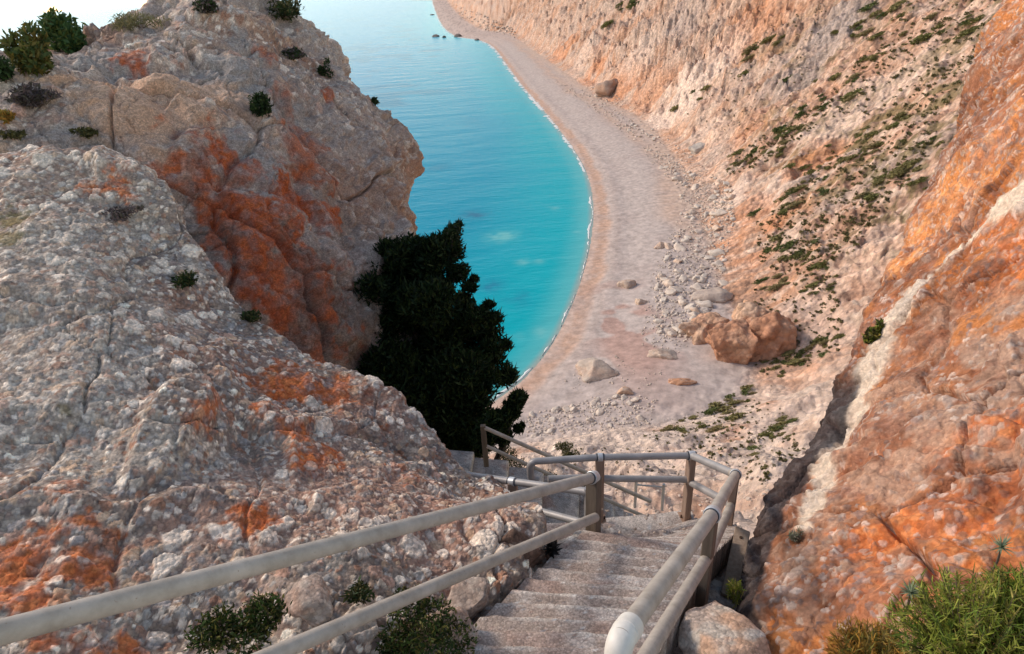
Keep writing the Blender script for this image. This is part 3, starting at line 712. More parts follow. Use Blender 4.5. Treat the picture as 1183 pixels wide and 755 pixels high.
c = mixc(c, (.46, .37, .305), grey*.7)
orange = patch(rk, [(1110,540,.45,1),(1090,580,.45,.9),(1050,600,.45,.9),(1120,490,.35,.8),(1020,620,.45,.9),(1150,560,.3,.6),(1080,640,.4,.7),(1000,660,.4,.6),(1140,260,.8,.5),(1170,300,.6,.6)], 635, .55, .4)
c = stain_or_glow(c, orange, [(.60, .185, .05), (.70, .30, .12), (.38, .115, .045)], v, .25, 673, m1*.8)
c = clast_colour(c, m2, id2, 1.05, .42); c = clast_colour(c, m1, id1, 1.1, .14)
wash = patch(rk, [(1055,400,.5,.9,1.6),(1035,450,.45,.9,1.6),(1015,500,.42,.9,1.6),(995,550,.36,.8,1.6),(970,600,.3,.7,1.4),(1090,350,.4,.7,1.4),(1060,520,.4,.6,1.6),(1020,570,.3,.6)], 637, .5, .4)
c = mixc(c, (.53, .37, .275), wash*.88*sst(-.7, .1, cs)); c = mixc(c, (.36, .20, .14), wash*sst(.15, .5, -cs)*.6)
# pale calcite vein down the edge
vein = np.zeros(len(v))
vp = [(1190,205),(1160,232),(1130,262),(1095,292),(1062,322),(1036,355),(1016,390),(1000,430),(984,470),(966,510),(952,545),(940,580),(926,620)]
vw = [.34,.28,.12,.08,.12,.24,.29,.27,.23,.20,.17,.13,.08]
vq = [locate(rk, a, b) for a, b in vp]
vn = fbm(v/.3, 4, 641)
for k in range(len(vq)-1):
    for f in np.linspace(0, 1, 4, endpoint=False):
        q = vq[k]*(1-f)+vq[k+1]*f; ww = vw[k]*(1-f)+vw[k+1]*f
        if 1130 > vp[k][0] > 1085: ww *= .75
        vein = np.maximum(vein, sst(1.15, .55, np.linalg.norm(v-q, axis=1)/ww - vn*.45))
c = mixc(c, (.72, .62, .51), vein*.88); c = mixc(c, (.46, .42, .40), vein*sst(.15, .6, cs)*.4)
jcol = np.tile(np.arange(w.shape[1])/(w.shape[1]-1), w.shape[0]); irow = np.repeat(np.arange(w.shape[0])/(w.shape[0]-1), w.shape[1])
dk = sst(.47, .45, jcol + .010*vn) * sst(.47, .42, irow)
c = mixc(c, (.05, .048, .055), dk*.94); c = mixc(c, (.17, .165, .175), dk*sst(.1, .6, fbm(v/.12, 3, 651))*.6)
dark_m = sst(.05, .5, fbm(v*np.array([1, 1, .6])/.4, 4, 681))*(1-vein)
tone = np.array([1.0, .85, .76], np.float32)*(1-vein[:, None]) + np.array([1.05, 1.0, .95], np.float32)*vein[:, None]
dark_m = dark_m*(1-.75*edge); tone = tone*(1-edge[:, None]) + np.array([1.12, 1.05, .95], np.float32)*edge[:, None]  # painted edge glow brightened and mostly spared the dark mottling
c = c*(tone*(1 - .38*dark_m[:, None]*np.array([.8, 1, 1.1])))
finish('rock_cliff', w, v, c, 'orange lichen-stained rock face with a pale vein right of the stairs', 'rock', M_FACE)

# ------------------------------------------------------------------ ground beside the stairs
HX, HY = .62, .785
def stair_z(x, y): return 80 - 4.92 - .44*((x-.75)*HX + (y-4.65)*HY)
gx, gy = np.meshgrid(np.linspace(-7, 5.0, 260), np.linspace(-4, 6.0, 240))
gz = stair_z(gx, gy) - .20
p = np.stack([gx, gy, gz], -1).reshape(-1, 3)
side = (gx-.2)*HY - (gy-3.0)*HX
gz = gz - 6.0*sst(1.25, 2.2, side)*0 - 5*sst(5.35, 6.0, gy) - 4*sst(2.4, 3.2, gx)*sst(3.0, 4.2, gy)
dz = .10*fbm(p/.6, 4, 701) - 1.1*sst(-.95, -1.7, side.ravel())
p[:, 2] = gz.ravel() + dz
p, m1, id1 = clasts(p, np.array([[0, 0, 1.0]]).repeat(len(p), 0), .11, 705, .5, .03)
c = np.zeros((len(p), 3), np.float32) + np.array([.33, .265, .23], np.float32)
c = mixc(c, (.42, .38, .35), sst(-.1, .5, fbm(p/.5, 3, 707))); c = clast_colour(c, m1, id1, 1.0, .7)
tag(link('ground', mesh_np('ground', p, grid_faces(*gx.shape), c), M_ROCK), kind='structure')
# gravelly steps ------------------------------------------------------
def resample(pts, u):
    pts = np.asarray(pts, float); k = np.linspace(0, 1, len(pts))
    return np.stack([np.interp(u, k, pts[:, i]) for i in range(pts.shape[1])], -1)
M_STEP = mat_attr('worn gravelly concrete', .95, 6, .22, 120, .45, .012, vor=(75, .30, .80))
def step_mesh(name, L0, R0, L1, R1, z, zb, seed, parent, base=(.37, .295, .26)):
    """one tread: nose edge L0-R0 ... back edge under the next; worn, with loose gravel"""
    nu, nv = 60, 16
    u = np.linspace(0, 1, nu); vv = np.linspace(0, 1, nv)
    top = []
    for b in vv:
        a = (L0*(1-b) + L1*b); e = (R0*(1-b) + R1*b)
        top.append(a[None, :]*(1-u[:, None]) + e[None, :]*u[:, None])
    top = np.array(top)                        # nv, nu, 2
    tz = np.full((nv, nu), z)
    q = np.stack([top[..., 0], top[..., 1], tz], -1)
    qq = q.reshape(-1, 3)
    tz = tz + (.007*fbm(qq/.18, 4, seed) - .010*sst(.90, 1.0, np.repeat(vv, nu))*(1+fbm(qq/.12, 3, seed+3)) + .014*sst(.35, 0, np.repeat(vv, nu))*(.8+.7*fbm(qq/.12, 3, seed+5))).reshape(nv, nu)
    q[..., 2] = tz
    edge = fbm(np.stack([u*6, 0*u+seed, 0*u], 1), 3, seed+7)*.008
    dirn = (L1-L0 + R1-R0); dirn /= np.linalg.norm(dirn)
    q[-1, :, :2] += edge[:, None]*dirn
    rows = [q[k] for k in range(nv)]
    fr = q[-1].copy(); fr[:, 2] -= .05; fr[:, :2] += edge[:, None]*dirn*.5; rows.append(fr)
    fr2 = q[-1].copy(); fr2[:, 2] = zb; rows.append(fr2)
    w = np.array(rows); p = w.reshape(-1, 3)
    c = np.zeros((len(p), 3), np.float32) + np.array(base, np.float32)
    c = mixc(c, (.54, .48, .44), sst(0, .5, fbm(p/.3, 3, seed+11))*.6)
    vr = np.concatenate([np.repeat(vv, nu), np.full(2*nu, 1.0)])
    c = c*(.88 + .24*((seed*0.618) % 1))
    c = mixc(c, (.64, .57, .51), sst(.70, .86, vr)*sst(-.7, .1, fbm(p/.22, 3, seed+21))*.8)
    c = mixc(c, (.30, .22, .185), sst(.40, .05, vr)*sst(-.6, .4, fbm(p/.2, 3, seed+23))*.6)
    f1, f2, cid, _ = worley(p/.035, seed+13)
    c = clast_colour(c, (idr(cid, 5) < .35)*sst(.5, .2, f1), cid, 1.05, .8)
    c = mixc(c, (.38, .25, .20), sst(.25, .6, fbm(p/.5, 3, seed+15))*.6)
    # close the body: underside and ends
    n = len(p); nr, nc = w.shape[:2]
    f = grid_faces(nr, nc)
    bl = np.array([[*L0, zb], [*R0, zb]]); p = np.vstack([p, bl]); c = np.vstack([c, c[:2]])
    extra = [(0, nc-1, n+1, n), (0, n, (nr-1)*nc, (nv-1)*nc), (nc-1, (nv-1)*nc+nc-1, (nr-1)*nc+nc-1, n+1), (n, n+1, (nr-1)*nc+nc-1, (nr-1)*nc)]
    f = np.vstack([f, np.array(extra)])
    return link('step', mesh_np(name, p, f, c), M_STEP, parent)
def flight(name, label, Lp, Rp, z0, z1, nst, seed, drop=.35, base=(.37, .295, .26)):
    root = empty(name)
    tag(root, label, 'stairs', 'flights of steps down to the beach')
    L = resample(Lp, np.linspace(0, 1, nst+1)); R = resample(Rp, np.linspace(0, 1, nst+1))
    for i in range(nst):
        z = z0 + (z1-z0)*i/max(nst-1, 1)
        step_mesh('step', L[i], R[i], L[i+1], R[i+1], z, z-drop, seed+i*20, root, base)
    return root
A2 = lambda *p: [np.array(q, float) for q in p]
# railing points are worked out first, the flights follow them
L_TOP0, L_TOP1 = PV(-60, 746, 2.25), PV(686, 551, 5.95)
L_LOW0, L_LOW1 = PV(250, 784, 2.95), PV(686, 598, 5.98)
POST_H = .98
foot_left = L_TOP1 - Vector((0, 0, POST_H))
R_EL = PV(717, 738, 2.95); R_P1 = PV(823, 594, 4.95); R_P2 = PV(850, 548, 6.9); R_P3 = PV(799, 526, 7.7)
B_P2 = PV(693, 528, 7.62); B_END = PV(612, 533, 7.55)
_rails = ( [tuple(round(q, 2) for q in p) for p in (L_TOP0, L_TOP1, R_EL, R_P1, R_P2, R_P3, B_P2, B_END)])
fl, f1_, f2_, f3_ = foot_left, R_P1, R_P2, R_P3
LZ = R_P3.z - POST_H                                        # landing level
flight('stairway', 'gravel-strewn worn steps running down between the two near railings',
       A2((fl.x-2.6, fl.y-3.5), (fl.x-1.3, fl.y-1.75), (fl.x-.10, fl.y-.05), (fl.x-.12, fl.y+.35), (fl.x-.3, fl.y+.8)),
       A2((f1_.x-1.75, f1_.y-2.55), (f1_.x-.62, f1_.y-.92), (f1_.x+.30, f1_.y+.55), (f2_.x+.1, f2_.y-.15), (f3_.x+.12, f3_.y-.05)),
       stair_z(fl.x-2.0, fl.y-2.9), LZ+.04, 42, 1000, base=(.43, .345, .295))
# landing slab
landing = empty('landing'); tag(landing, 'gravel-covered landing inside the railing corner at the turn of the stairs', 'landing')
step_mesh('slab', np.array([fl.x-.75, fl.y+.75]), np.array([f3_.x+.15, f3_.y-1.2]), np.array([B_END.x-.15, B_END.y+.12]), np.array([f3_.x+.1, f3_.y+.12]), LZ, LZ-.5, 3000, landing, (.46, .385, .34))
landing.children[0].name = 'slab'

# ------------------------------------------------------------------ railings
def bar(name, pts, r, mat, parent, n=16):
    mb = MB(); mb.tube(pts, r, n); return mb.build(name, mat, parent, angle=50)
def bend(a, b, c, k=.06, n=6):
    """points from a to c rounding the corner b"""
    a, b, c = Vector(a), Vector(b), Vector(c)
    p = b + (a-b).normalized()*k; q = b + (c-b).normalized()*k
    return [p*(1-t)**2 + b*2*t*(1-t) + q*t*t for t in [i/n for i in range(n+1)]]
def post(parent, top, h, dirx, wx, wy, mat, pipe_r, plate=True, bolts=1):
    """square post under a pipe, with a strap over the pipe and a base plate"""
    top = Vector(top); d = Vector((dirx[0], dirx[1], 0)).normalized(); e = Vector((-d.y, d.x, 0))
    mb = MB(); hz = (h + pipe_r*.2)/2
    c = top - Vector((0, 0, h/2 + pipe_r*.1 - .0)); mb.box(c, d*wx/2, e*wy/2, Vector((0, 0, hz)), .007)
    po = mb.build('post', mat, parent, angle=30)
    if plate:
        mb = MB(); mb.box(top - Vector((0, 0, h+.005)), d*(wx/2+.035), e*(wy/2+.035), Vector((0, 0, .008)), .003); mb.build('base_plate', M_PLATE, po)
        for k in range(bolts):
            q = top - Vector((0, 0, h-.012)) + d*(wx/2+.02)*(1 if k == 0 else -1)
            mb = MB(); mb.tube([q - Vector((0, 0, .01)), q + Vector((0, 0, .03))], .011, 6); mb.build('bolt', M_BOLT, po)
    return po
def strap(parent, c, t, r, wid=.075):
    c = Vector(c); t = Vector(t).normalized()
    mb = MB(); mb.tube([c - t*wid/2, c - t*wid*.46, c + t*wid*.46, c + t*wid/2], [r*1.16, r*1.26, r*1.26, r*1.16], 20)
    o = mb.build('pipe_clamp', M_CLAMP, parent, angle=50)
    mb = MB(); mb.tube([c + t*wid*.5, c + t*(wid*.5+.016)], r*1.13, 20); mb.build('clamp_lining', M_DARKSTRAP, o)
    mb = MB(); mb.tube([c - t*(wid*.5+.016), c - t*wid*.5], r*1.13, 20); mb.build('clamp_lining', M_DARKSTRAP, o)
    return o
PR = .048
# left railing along the steps
rl = empty('railing', foot_left); rl.location = (0, 0, 0)
tag(rl, 'beige two-pipe railing sweeping from lower left to a dark brown post', 'railing', 'railings beside the steps')
dl = (L_TOP1 - L_TOP0).normalized()
bar('upper_rail', [L_TOP0 - dl*.6, L_TOP0, L_TOP0.lerp(L_TOP1, .5), L_TOP1 + dl*.04], PR, M_PIPE, rl)
bar('lower_rail', [L_LOW0 - dl*.6, L_LOW0, L_LOW0.lerp(L_LOW1, .5), L_LOW1 + dl*.03], PR*.9, M_PIPE, rl)
post(rl, L_TOP1, POST_H, (dl.x, dl.y), .09, .125, M_POSTD, PR)
strap(rl, L_TOP1 - dl*.02, dl, PR)
# right railing: down the steps, round the landing and back along its edge
rr = empty('railing'); tag(rr, 'corner railing with brown posts around the landing, its near end a white pipe elbow', 'railing', 'railings beside the steps')
low = lambda p, k=.46: Vector(p) - Vector((0, 0, k))
up1 = [R_EL, R_P1, R_P2, R_P3, B_P2, B_END]
e0 = (R_P1-R_EL).normalized()
bar('upper_rail', [R_EL, R_EL.lerp(R_P1, .5), R_P1], PR*1.08, M_PIPE, rr)
bar('upper_rail', [R_P1, R_P1.lerp(R_P2, .5)] + bend(R_P1, R_P2, R_P3, .07), PR, M_PIPE, rr)
bar('upper_rail', [R_P2.lerp(R_P3, .08)] + bend(R_P2, R_P3, B_P2, .06), PR*.95, M_PIPEG, rr)
lo_end = low(B_END, .27)
bar('upper_rail', [R_P3.lerp(B_P2, .06), B_P2] + bend(B_P2, B_END, lo_end, .09) + bend(B_END, lo_end, low(B_P2, .30), .09) , PR*.85, M_PIPEG, rr)
bar('lower_rail', [low(B_END, .27).lerp(low(B_P2, .30), .25), low(B_P2, .30)], PR*.85, M_PIPEG, rr)
bar('lower_rail', [low(B_P2, .32), low(R_P3, .37)], PR*.85, M_PIPEG, rr)
bar('lower_rail', [low(R_P3, .40), low(R_P2, .42)], PR*.9, M_PIPEG, rr)
bar('lower_rail', [low(R_P2, .42), low(R_P1, .46)], PR*.92, M_PIPE, rr)
bar('lower_rail', [low(R_P1, .46), low(R_EL, .46), low(R_EL, .46) - e0*.8], PR*.95, M_PIPE, rr)
# elbow: the pipe turns straight down into a stub with a chalky cap
elb = bend(R_EL + e0*.12, R_EL - e0*.03, R_EL - e0*.03 - Vector((0, 0, .3)), .10, 8)
bar('elbow', elb + [R_EL - e0*.03 - Vector((0, 0, .55))], PR*1.32, M_CAP, rr, 20)
bar('elbow_collar', [R_EL + e0*.055, R_EL + e0*.06, R_EL + e0*.15, R_EL + e0*.155], [PR*1.2, PR*1.36, PR*1.36, PR*1.15], M_CAP, rr, 20)
d12 = (R_P2-R_P1); d23 = (R_P3-R_P2)
post(rr, R_P1, 1.15, (e0.x, e0.y), .13, .085, M_POSTD, PR)
post(rr, R_P2, POST_H, (d12.x, d12.y), .13, .08, M_POST, PR)
post(rr, R_P3, POST_H, (1, .1), .075, .13, M_POST, PR, bolts=2)
post(rr, B_P2, POST_H, (1, 0), .10, .09, M_POST, PR*.85)
strap(rr, R_P1, e0, PR*1.08); strap(rr, R_P2, d12, PR); strap(rr, R_P3, (R_P3-B_P2), PR*.95); strap(rr, B_P2, (R_P3-B_P2), PR*.85, .06)
# inner railing of the landing
I0, I1, I2 = PV(679, 568, 6.75), PV(592, 556, 7.25), PV(522, 546, 7.75)
ri = empty('railing'); tag(ri, 'short inner railing on a stubby post against the left rock', 'railing', 'railings beside the steps')
bar('upper_rail', [I0, I1, I2], PR*.85, M_PIPEG, ri)
bar('lower_rail', [PV(682, 606, 6.6), PV(597, 583, 7.2)], PR*.8, M_PIPEG, ri)
post(ri, I1, .8, (1, -.2), .10, .10, M_POST, PR*.85); strap(ri, I1, I1-I0, PR*.85)
bar('end_post', [I0 + Vector((0, 0, .05)), I0 - Vector((0, 0, .8))], PR*.8, M_PIPEG, ri)
# lower flights ---------------------------------------------------------
Q0, Q1 = PV(558, 493, 12.6), PV(752, 579, 12.4)
QZ = Q0.z - .98
flight('stairway', 'middle flight of steps turning left from the landing below the inner railing',
       A2((fl.x-.75, fl.y+.85), (-1.2, 7.6), (-2.4, 9.4)), A2((B_END.x-.1, B_END.y+.1), (-.1, 8.2), (-1.0, 9.9)), LZ-.16, QZ+.2, 12, 4000)
qd = (Q1 - Q0)
flight('stairway', 'lower flight of grey concrete steps descending right below the tree',
       A2((Q0.x-.95, Q0.y+.5), (Q0.x+2.2, Q0.y-.1), (Q1.x, Q1.y+.4)), A2((Q0.x-1.1, Q0.y-1.3), (Q0.x+2.0, Q0.y-1.8), (Q1.x-.1, Q1.y-1.3)), QZ+.10, QZ + qd.z*.98, 9, 5000, 1.6, (.36, .34, .325))
rq = empty('railing'); tag(rq, 'thin two-pipe railing slanting down in front of the tree above the beach', 'railing', 'railings beside the steps')
bar('upper_rail', [Q0, Q0.lerp(Q1, .5), Q1], .04, M_PIPE, rq, 10)
bar('lower_rail', [low(Q0, .45), low(Q0.lerp(Q1, .5), .45), low(Q1, .45)], .036, M_PIPE, rq, 10)
post(rq, Q0 + Vector((0, 0, .04)), 1.0, (1, 0), .10, .09, M_POSTD, .03, False)
post(rq, Q0.lerp(Q1, .62), .98, (1, 0), .10, .09, M_POSTD, .03, False)
# far little railing farther down
T0, T1 = PV(735, 556, 19), PV(767, 559, 19)
rt = empty('railing'); tag(rt, 'small pale railing far down the slope seen under the landing rails', 'railing', 'railings beside the steps')
bar('upper_rail', [T0 + Vector((0, 0, -.12)), T1 + Vector((0, 0, -.12))], .028, M_PIPEG, rt, 8)
for q in (T0, T1): bar('post', [q, q - Vector((0, 0, 1.0))], .045, M_PIPEG, rt, 8)
# weathered plank standing behind the right post
pk = PV(858, 612, 6.6); pb = PV(842, 690, 6.0)
mb = MB(); ax = (pk-pb); e = Vector((HY, -HX, 0)); nrm = ax.cross(e).normalized()
mb.box((pk+pb)/2, e*.075, nrm*.022, ax*.5, .006)
pl = mb.build('plank', M_PLANK); tag(pl, 'weathered brown plank leaning behind the near right post', 'plank')
mb = MB(); hc = pk - ax.normalized()*.12; mb.tube([hc - nrm*.03, hc + nrm*.03], .016, 10); mb.build('nail', M_BOLT, pl)
# stone retaining wall under the outer edge
M_WALL = mat_plain('pale mortared stone', (.42, .36, .31), (.55, .49, .43), 6, .95, bs=18, bstr=.7, bdist=.02)
wl = empty('retaining_wall'); tag(wl, 'pale mortared stone retaining wall below the right edge of the steps', 'wall')
wa = Vector((f1_.x+.12, f1_.y+.3, 0)); wb = Vector((f2_.x+.30, f2_.y+.25, 0))
dd = (wb-wa); wn_ = Vector((dd.y, -dd.x, 0)).normalized()
for r in range(5):
    k = 4
    for j in range(k):
        f0, f1 = (j + (.5 if r % 2 else 0))/k, (j + 1 + (.5 if r % 2 else 0))/k
        f0, f1 = min(f0, 1), min(f1, 1)
        if f1 - f0 < .05: continue
        a = wa + dd*f0; b = wa + dd*f1
        ztop = (R_P1.z-1.1)*(1-(f0+f1)/2) + (R_P2.z-1.0)*(f0+f1)/2
        c_ = (a+b)/2 + wn_*.06*random.uniform(.7, 1.3); c_.z = ztop - .42 - r*.27
        mb = MB(); mb.box(c_, dd.normalized()*((b-a).length/2-.008), wn_*.13, Vector((0, 0, .127)), .02); mb.build('stone_block', M_WALL, wl)

# ------------------------------------------------------------------ stones
def ico(sub):
    import bmesh
    bm = bmesh.new(); bmesh.ops.create_icosphere(bm, subdivisions=sub, radius=1.0)
    v = np.array([q.co[:] for q in bm.verts]); f = np.array([[q.index for q in t.verts] for t in bm.faces]); bm.free()
    return v, f
ICO = {k: ico(k) for k in (2, 3, 4, 5)}
def stone_shape(sub, seed, rough=.35, planes=9, d0=.45, d1=.85):
    """a boulder: sphere cut by random planes, then worn"""
    v, f = ICO[sub]; v = v.copy(); r = np.random.default_rng(seed)
    for k in range(planes):
        nn = r.normal(size=3); nn /= np.linalg.norm(nn); d = r.uniform(d0, d1)
        q = v @ nn; over = np.maximum(q - d, 0); v = v - over[:, None]*nn*.92
    nrm = v/np.linalg.norm(v, axis=1)[:, None]
    v = v + nrm*(fbm(v*2.2 + seed, 4, seed)*rough*.4)[:, None]
    return v, f
def stone_colour(v, seed, base, alt, amt=.6, white=.2):
    c = np.zeros((len(v), 3), np.float32) + np.array(base, np.float32)
    c = mixc(c, alt, sst(-.1, .5, fbm(v*1.6 + seed, 4, seed+3))*amt)
    return mixc(c, (.60, .57, .53), sst(.2, .6, fbm(v*3 + seed, 3, seed+7))*white)*np.array([1.08, 1.0, .92], np.float32)
def boulder(name, pos, size, seed, base, alt, label, group=None, sub=4, rot=0, cat='boulder', rough=.35, mat=None, white=.2, cut=(9, .45, .85)):
    v, f = stone_shape(sub, seed, rough, *cut)
    c = stone_colour(v, seed, base, alt, white=white)
    v = v*np.array(size)
    me = mesh_np(name, v, f, c)
    o = link(name, me, mat or M_STONE); o.location = pos; o.rotation_euler = (0, 0, rot)
    return tag(o, label, cat, group)
# foreground boulder by the right railing
bp_ = PV(842, 742, 4.55)
boulder('boulder', (bp_.x+.03, bp_.y+.02, bp_.z-.23), (.52, .46, .40), 29, (.54, .46, .41), (.62, .37, .23), 'pinkish grey boulder in the bottom foreground beside the right railing', sub=5, rot=.4, mat=M_ROCK, white=.9, rough=.16, cut=(13, .40, .62))
# dark block at the toe of the left rock
q = PV(596, 622, 5.72)
boulder('boulder', (q.x, q.y, q.z-.12), (.30, .26, .34), 31, (.15, .10, .08), (.30, .23, .19), 'dark rough rock block at the rock foot left of the brown post', sub=5, mat=M_ROCK)
for k, (px, py, d, sz, lab) in enumerate([(545, 690, 4.95, .17, 'rounded pinkish rock at the foot of the rock slope beside the steps'), (500, 748, 4.4, .26, 'pale rock slab at the lower left edge of the steps'),
                                (360, 700, 4.2, .17, 'grey rock between the two green plants under the left railing')]):
    q = PV(px, py, d)
    boulder('rock', tuple(q), (sz*1.3, sz, sz*.75), 41+k, (.36, .30, .27), (.42, .28, .22), lab, sub=4, rot=k, cat='rock', mat=M_ROCK, white=.4)
# loose stones lying on the steps
st_v = []
variants = [mesh_np('loose_stone', stone_shape(2, 60+k)[0]*np.array((1, .8, .6)), ICO[2][1], stone_colour(stone_shape(2, 60+k)[0], k, (.44, .38, .34), (.52, .47, .43))) for k in range(4)]
for k in range(110):
    px, py = random.choice([(random.uniform(570, 700), random.uniform(650, 750)), (random.uniform(600, 690), random.uniform(630, 680)), (random.uniform(690, 800), random.uniform(590, 640))])
    r_ = ray(px, py)
    tt_ = 3.0
    for _ in range(60):
        q = CAM + r_*tt_
        if q[2] < stair_z(q[0], q[1]): break
        tt_ += .08
    sz = random.uniform(.010, .026)
    o = link('loose_stone', variants[k % 4], M_STONE)
    o.location = (q[0], q[1], stair_z(q[0], q[1]) + .02); o.scale = (sz,)*3; o.rotation_euler = (0, 0, random.uniform(0, 6))
    tag(o, 'small loose stone lying on the gravelly steps', 'stone', 'loose stones on the steps')

# ------------------------------------------------------------------ boulders and rubble on the beach
def ground_at(px, py):
    q = hit(px, py)
    return q
SINGLE = [(688, 430, 6.0, 4.2, 2.6, (.44, .38, .34), (.47, .34, .27), 'large pale flat-topped boulder alone on the open beach'),
          (766, 411, 3.6, 2.4, 1.6, (.46, .41, .37), (.44, .33, .27), 'grey oval boulder on the beach beside the orange outcrop'),
          (726, 330, 3.2, 2.0, 1.6, (.46, .36, .30), (.40, .33, .30), 'squat pinkish boulder at the seaward tip of the rubble field'),
          (740, 349, 2.4, 1.6, 1.2, (.50, .40, .33), (.45, .36, .31), 'small tan boulder just below the seaward tip of the rubble'),
          (818, 344, 6.0, 4.0, 2.2, (.42, .36, .33), (.50, .42, .36), 'broad slab boulder in the rubble above the orange outcrop'),
          (786, 442, 3.4, 1.2, 1.0, (.46, .26, .17), (.50, .32, .22), 'low orange ledge on the grey flat below the outcrop'),
          (721, 453, 2.0, 1.5, 1.3, (.50, .36, .28), (.44, .36, .31), 'small orange-tan boulder between the flat-topped boulder and the slope'),
          (763, 285, 2.4, 1.8, 1.4, (.48, .34, .26), (.42, .35, .32), 'tan boulder at the beach edge where the rubble begins'),
          (706, 104, 11, 9, 9, (.30, .23, .20), (.46, .28, .19), 'dark rock stack standing at the foot of the far cliff'),
          (808, 173, 5, 4, 3.2, (.36, .34, .33), (.42, .38, .36), 'square grey block at the foot of the shrubby hillside')]
for k, (px, py, a, b, h_, c0, c1, lab) in enumerate(SINGLE):
    q = ground_at(px, py)
    if q is None: continue
    boulder('boulder', (q[0], q[1], q[2] + h_*.15), (a, b, h_), 80+k, c0, c1, lab, sub=4, rot=random.uniform(-.3, .3), white=.35)
# orange outcrop
def outcrop(name, parts, label, base, alt, seed):
    vs, fs, cs = [], [], []; n0 = 0
    for k, (pos, size, rz) in enumerate(parts):
        v, f = stone_shape(5, seed+k, .30, 12); c = stone_colour(v, seed+k, base, alt, .8, .1)
        v = v*np.array(size); nn = v/np.linalg.norm(v, axis=1)[:, None]; v = v + nn*(facets(v*np.array([1, 1, .45]) + .8*np.stack([fbm(v/3, 3, seed+j) for j in (1, 2, 3)], 1), 5.0, seed, .7)[0] + facets(v*np.array([1, 1, .4]), 1.3, seed+5, .25)[0] + .8*fbm(v*np.array([1, 1, .4])/3, 3, seed+7))[:, None]
        cz, sz = math.cos(rz), math.sin(rz); v = v @ np.array([[cz, sz, 0], [-sz, cz, 0], [0, 0, 1]]) + np.array(pos)
        vs.append(v); fs.append(f+n0); cs.append(c); n0 += len(v)
    return tag(link(name, mesh_np(name, np.vstack(vs), np.vstack(fs), np.vstack(cs)), M_TERR), label, 'outcrop')
q = ground_at(845, 425); q2 = ground_at(812, 393); q3 = ground_at(872, 400)
outcrop('rock_outcrop', [((q[0]+.8, q[1]+6, q[2]+3.2), (6.8, 7, 7.8), .3), ((q[0]+8, q[1]+7, q[2]+3.6), (8, 8, 7.5), .1)], 'rounded orange-brown outcrop jutting onto the beach flat', (.44, .24, .16), (.54, .34, .24), 140)
outcrop('rock_outcrop', [((q2[0]+1, q2[1]+3, q2[2]+1.2), (7, 5.5, 4.4), .5)], 'lower pinkish outcrop between the rubble and the rounded orange outcrop', (.50, .31, .22), (.58, .42, .32), 150)
outcrop('rock_outcrop', [((q3[0]+3, q3[1]+5, q3[2]+2), (6, 7, 9), 0)], 'pale orange rock knob behind the rounded orange outcrop', (.56, .36, .25), (.62, .46, .36), 160)

bvar = []
for k in range(7):
    v, f = stone_shape(3, 200+k, .35)
    bvar.append(mesh_np('rubble_boulder', v*np.array((1.15, .9, .75)), f, stone_colour(v, 200+k, [(.52, .48, .45), (.56, .49, .44), (.46, .42, .40), (.53, .42, .35)][k % 4], (.60, .55, .50), white=.7)))
def inpoly(x, y, poly):
    c = False; n = len(poly); j = n-1
    for i in range(n):
        if (poly[i][1] > y) != (poly[j][1] > y) and x < (poly[j][0]-poly[i][0])*(y-poly[i][1])/(poly[j][1]-poly[i][1]) + poly[i][0]: c = not c
        j = i
    return c
FIELDS = [([(778, 205), (815, 195), (845, 215), (850, 250), (838, 300), (835, 345), (800, 390), (760, 395), (755, 360), (760, 310), (775, 270), (790, 240)], 165, (.6, 2.1), 'angular boulder in the pale rubble field below the shrubby hillside', 'boulders of the rubble field'),
          ([(685, 100), (700, 92), (715, 118), (690, 118)], 8, (1.2, 2.4), 'grey boulder beside the dark rock stack at the far cliff foot', 'boulders at the far cliff foot'),
          ([(715, 140), (760, 150), (775, 165), (760, 165), (730, 155)], 18, (.8, 1.6), 'grey boulder at the beach edge under the pale scree fan', 'boulders under the scree fan'),
          ([(742, 165), (770, 178), (800, 200), (792, 215), (770, 205), (748, 185)], 30, (.5, 1.5), 'grey boulder on the inland edge of the beach between the scree fan and the rubble', 'boulders on the inland beach edge'),
          ([(600, 480), (650, 468), (720, 455), (760, 460), (750, 490), (690, 498), (610, 505)], 62, (.3, 1.0), 'pale boulder on the beach just above the landing railing', 'boulders near the foot of the stairs')]
for poly, cnt, (s0, s1), lab, grp in FIELDS:
    xs = [p[0] for p in poly]; ys = [p[1] for p in poly]; k = 0; tries = 0
    while k < cnt and tries < 6000:
        tries += 1
        x_, y_ = random.uniform(min(xs), max(xs)), random.uniform(min(ys), max(ys))
        if not inpoly(x_, y_, poly): continue
        q = ground_at(x_, y_)
        if q is None: continue
        s_ = s0 + (s1-s0)*random.random()**2.2
        o = link('rubble_boulder', bvar[random.randrange(7)], M_STONE)
        o.location = (q[0], q[1], q[2] + s_*.15); o.scale = (s_*random.uniform(.8, 1.3), s_, s_*random.uniform(.7, 1.1)); o.rotation_euler = (random.uniform(-.3, .3), random.uniform(-.3, .3), random.uniform(0, 6))
        tag(o, lab, 'boulder', grp); k += 1
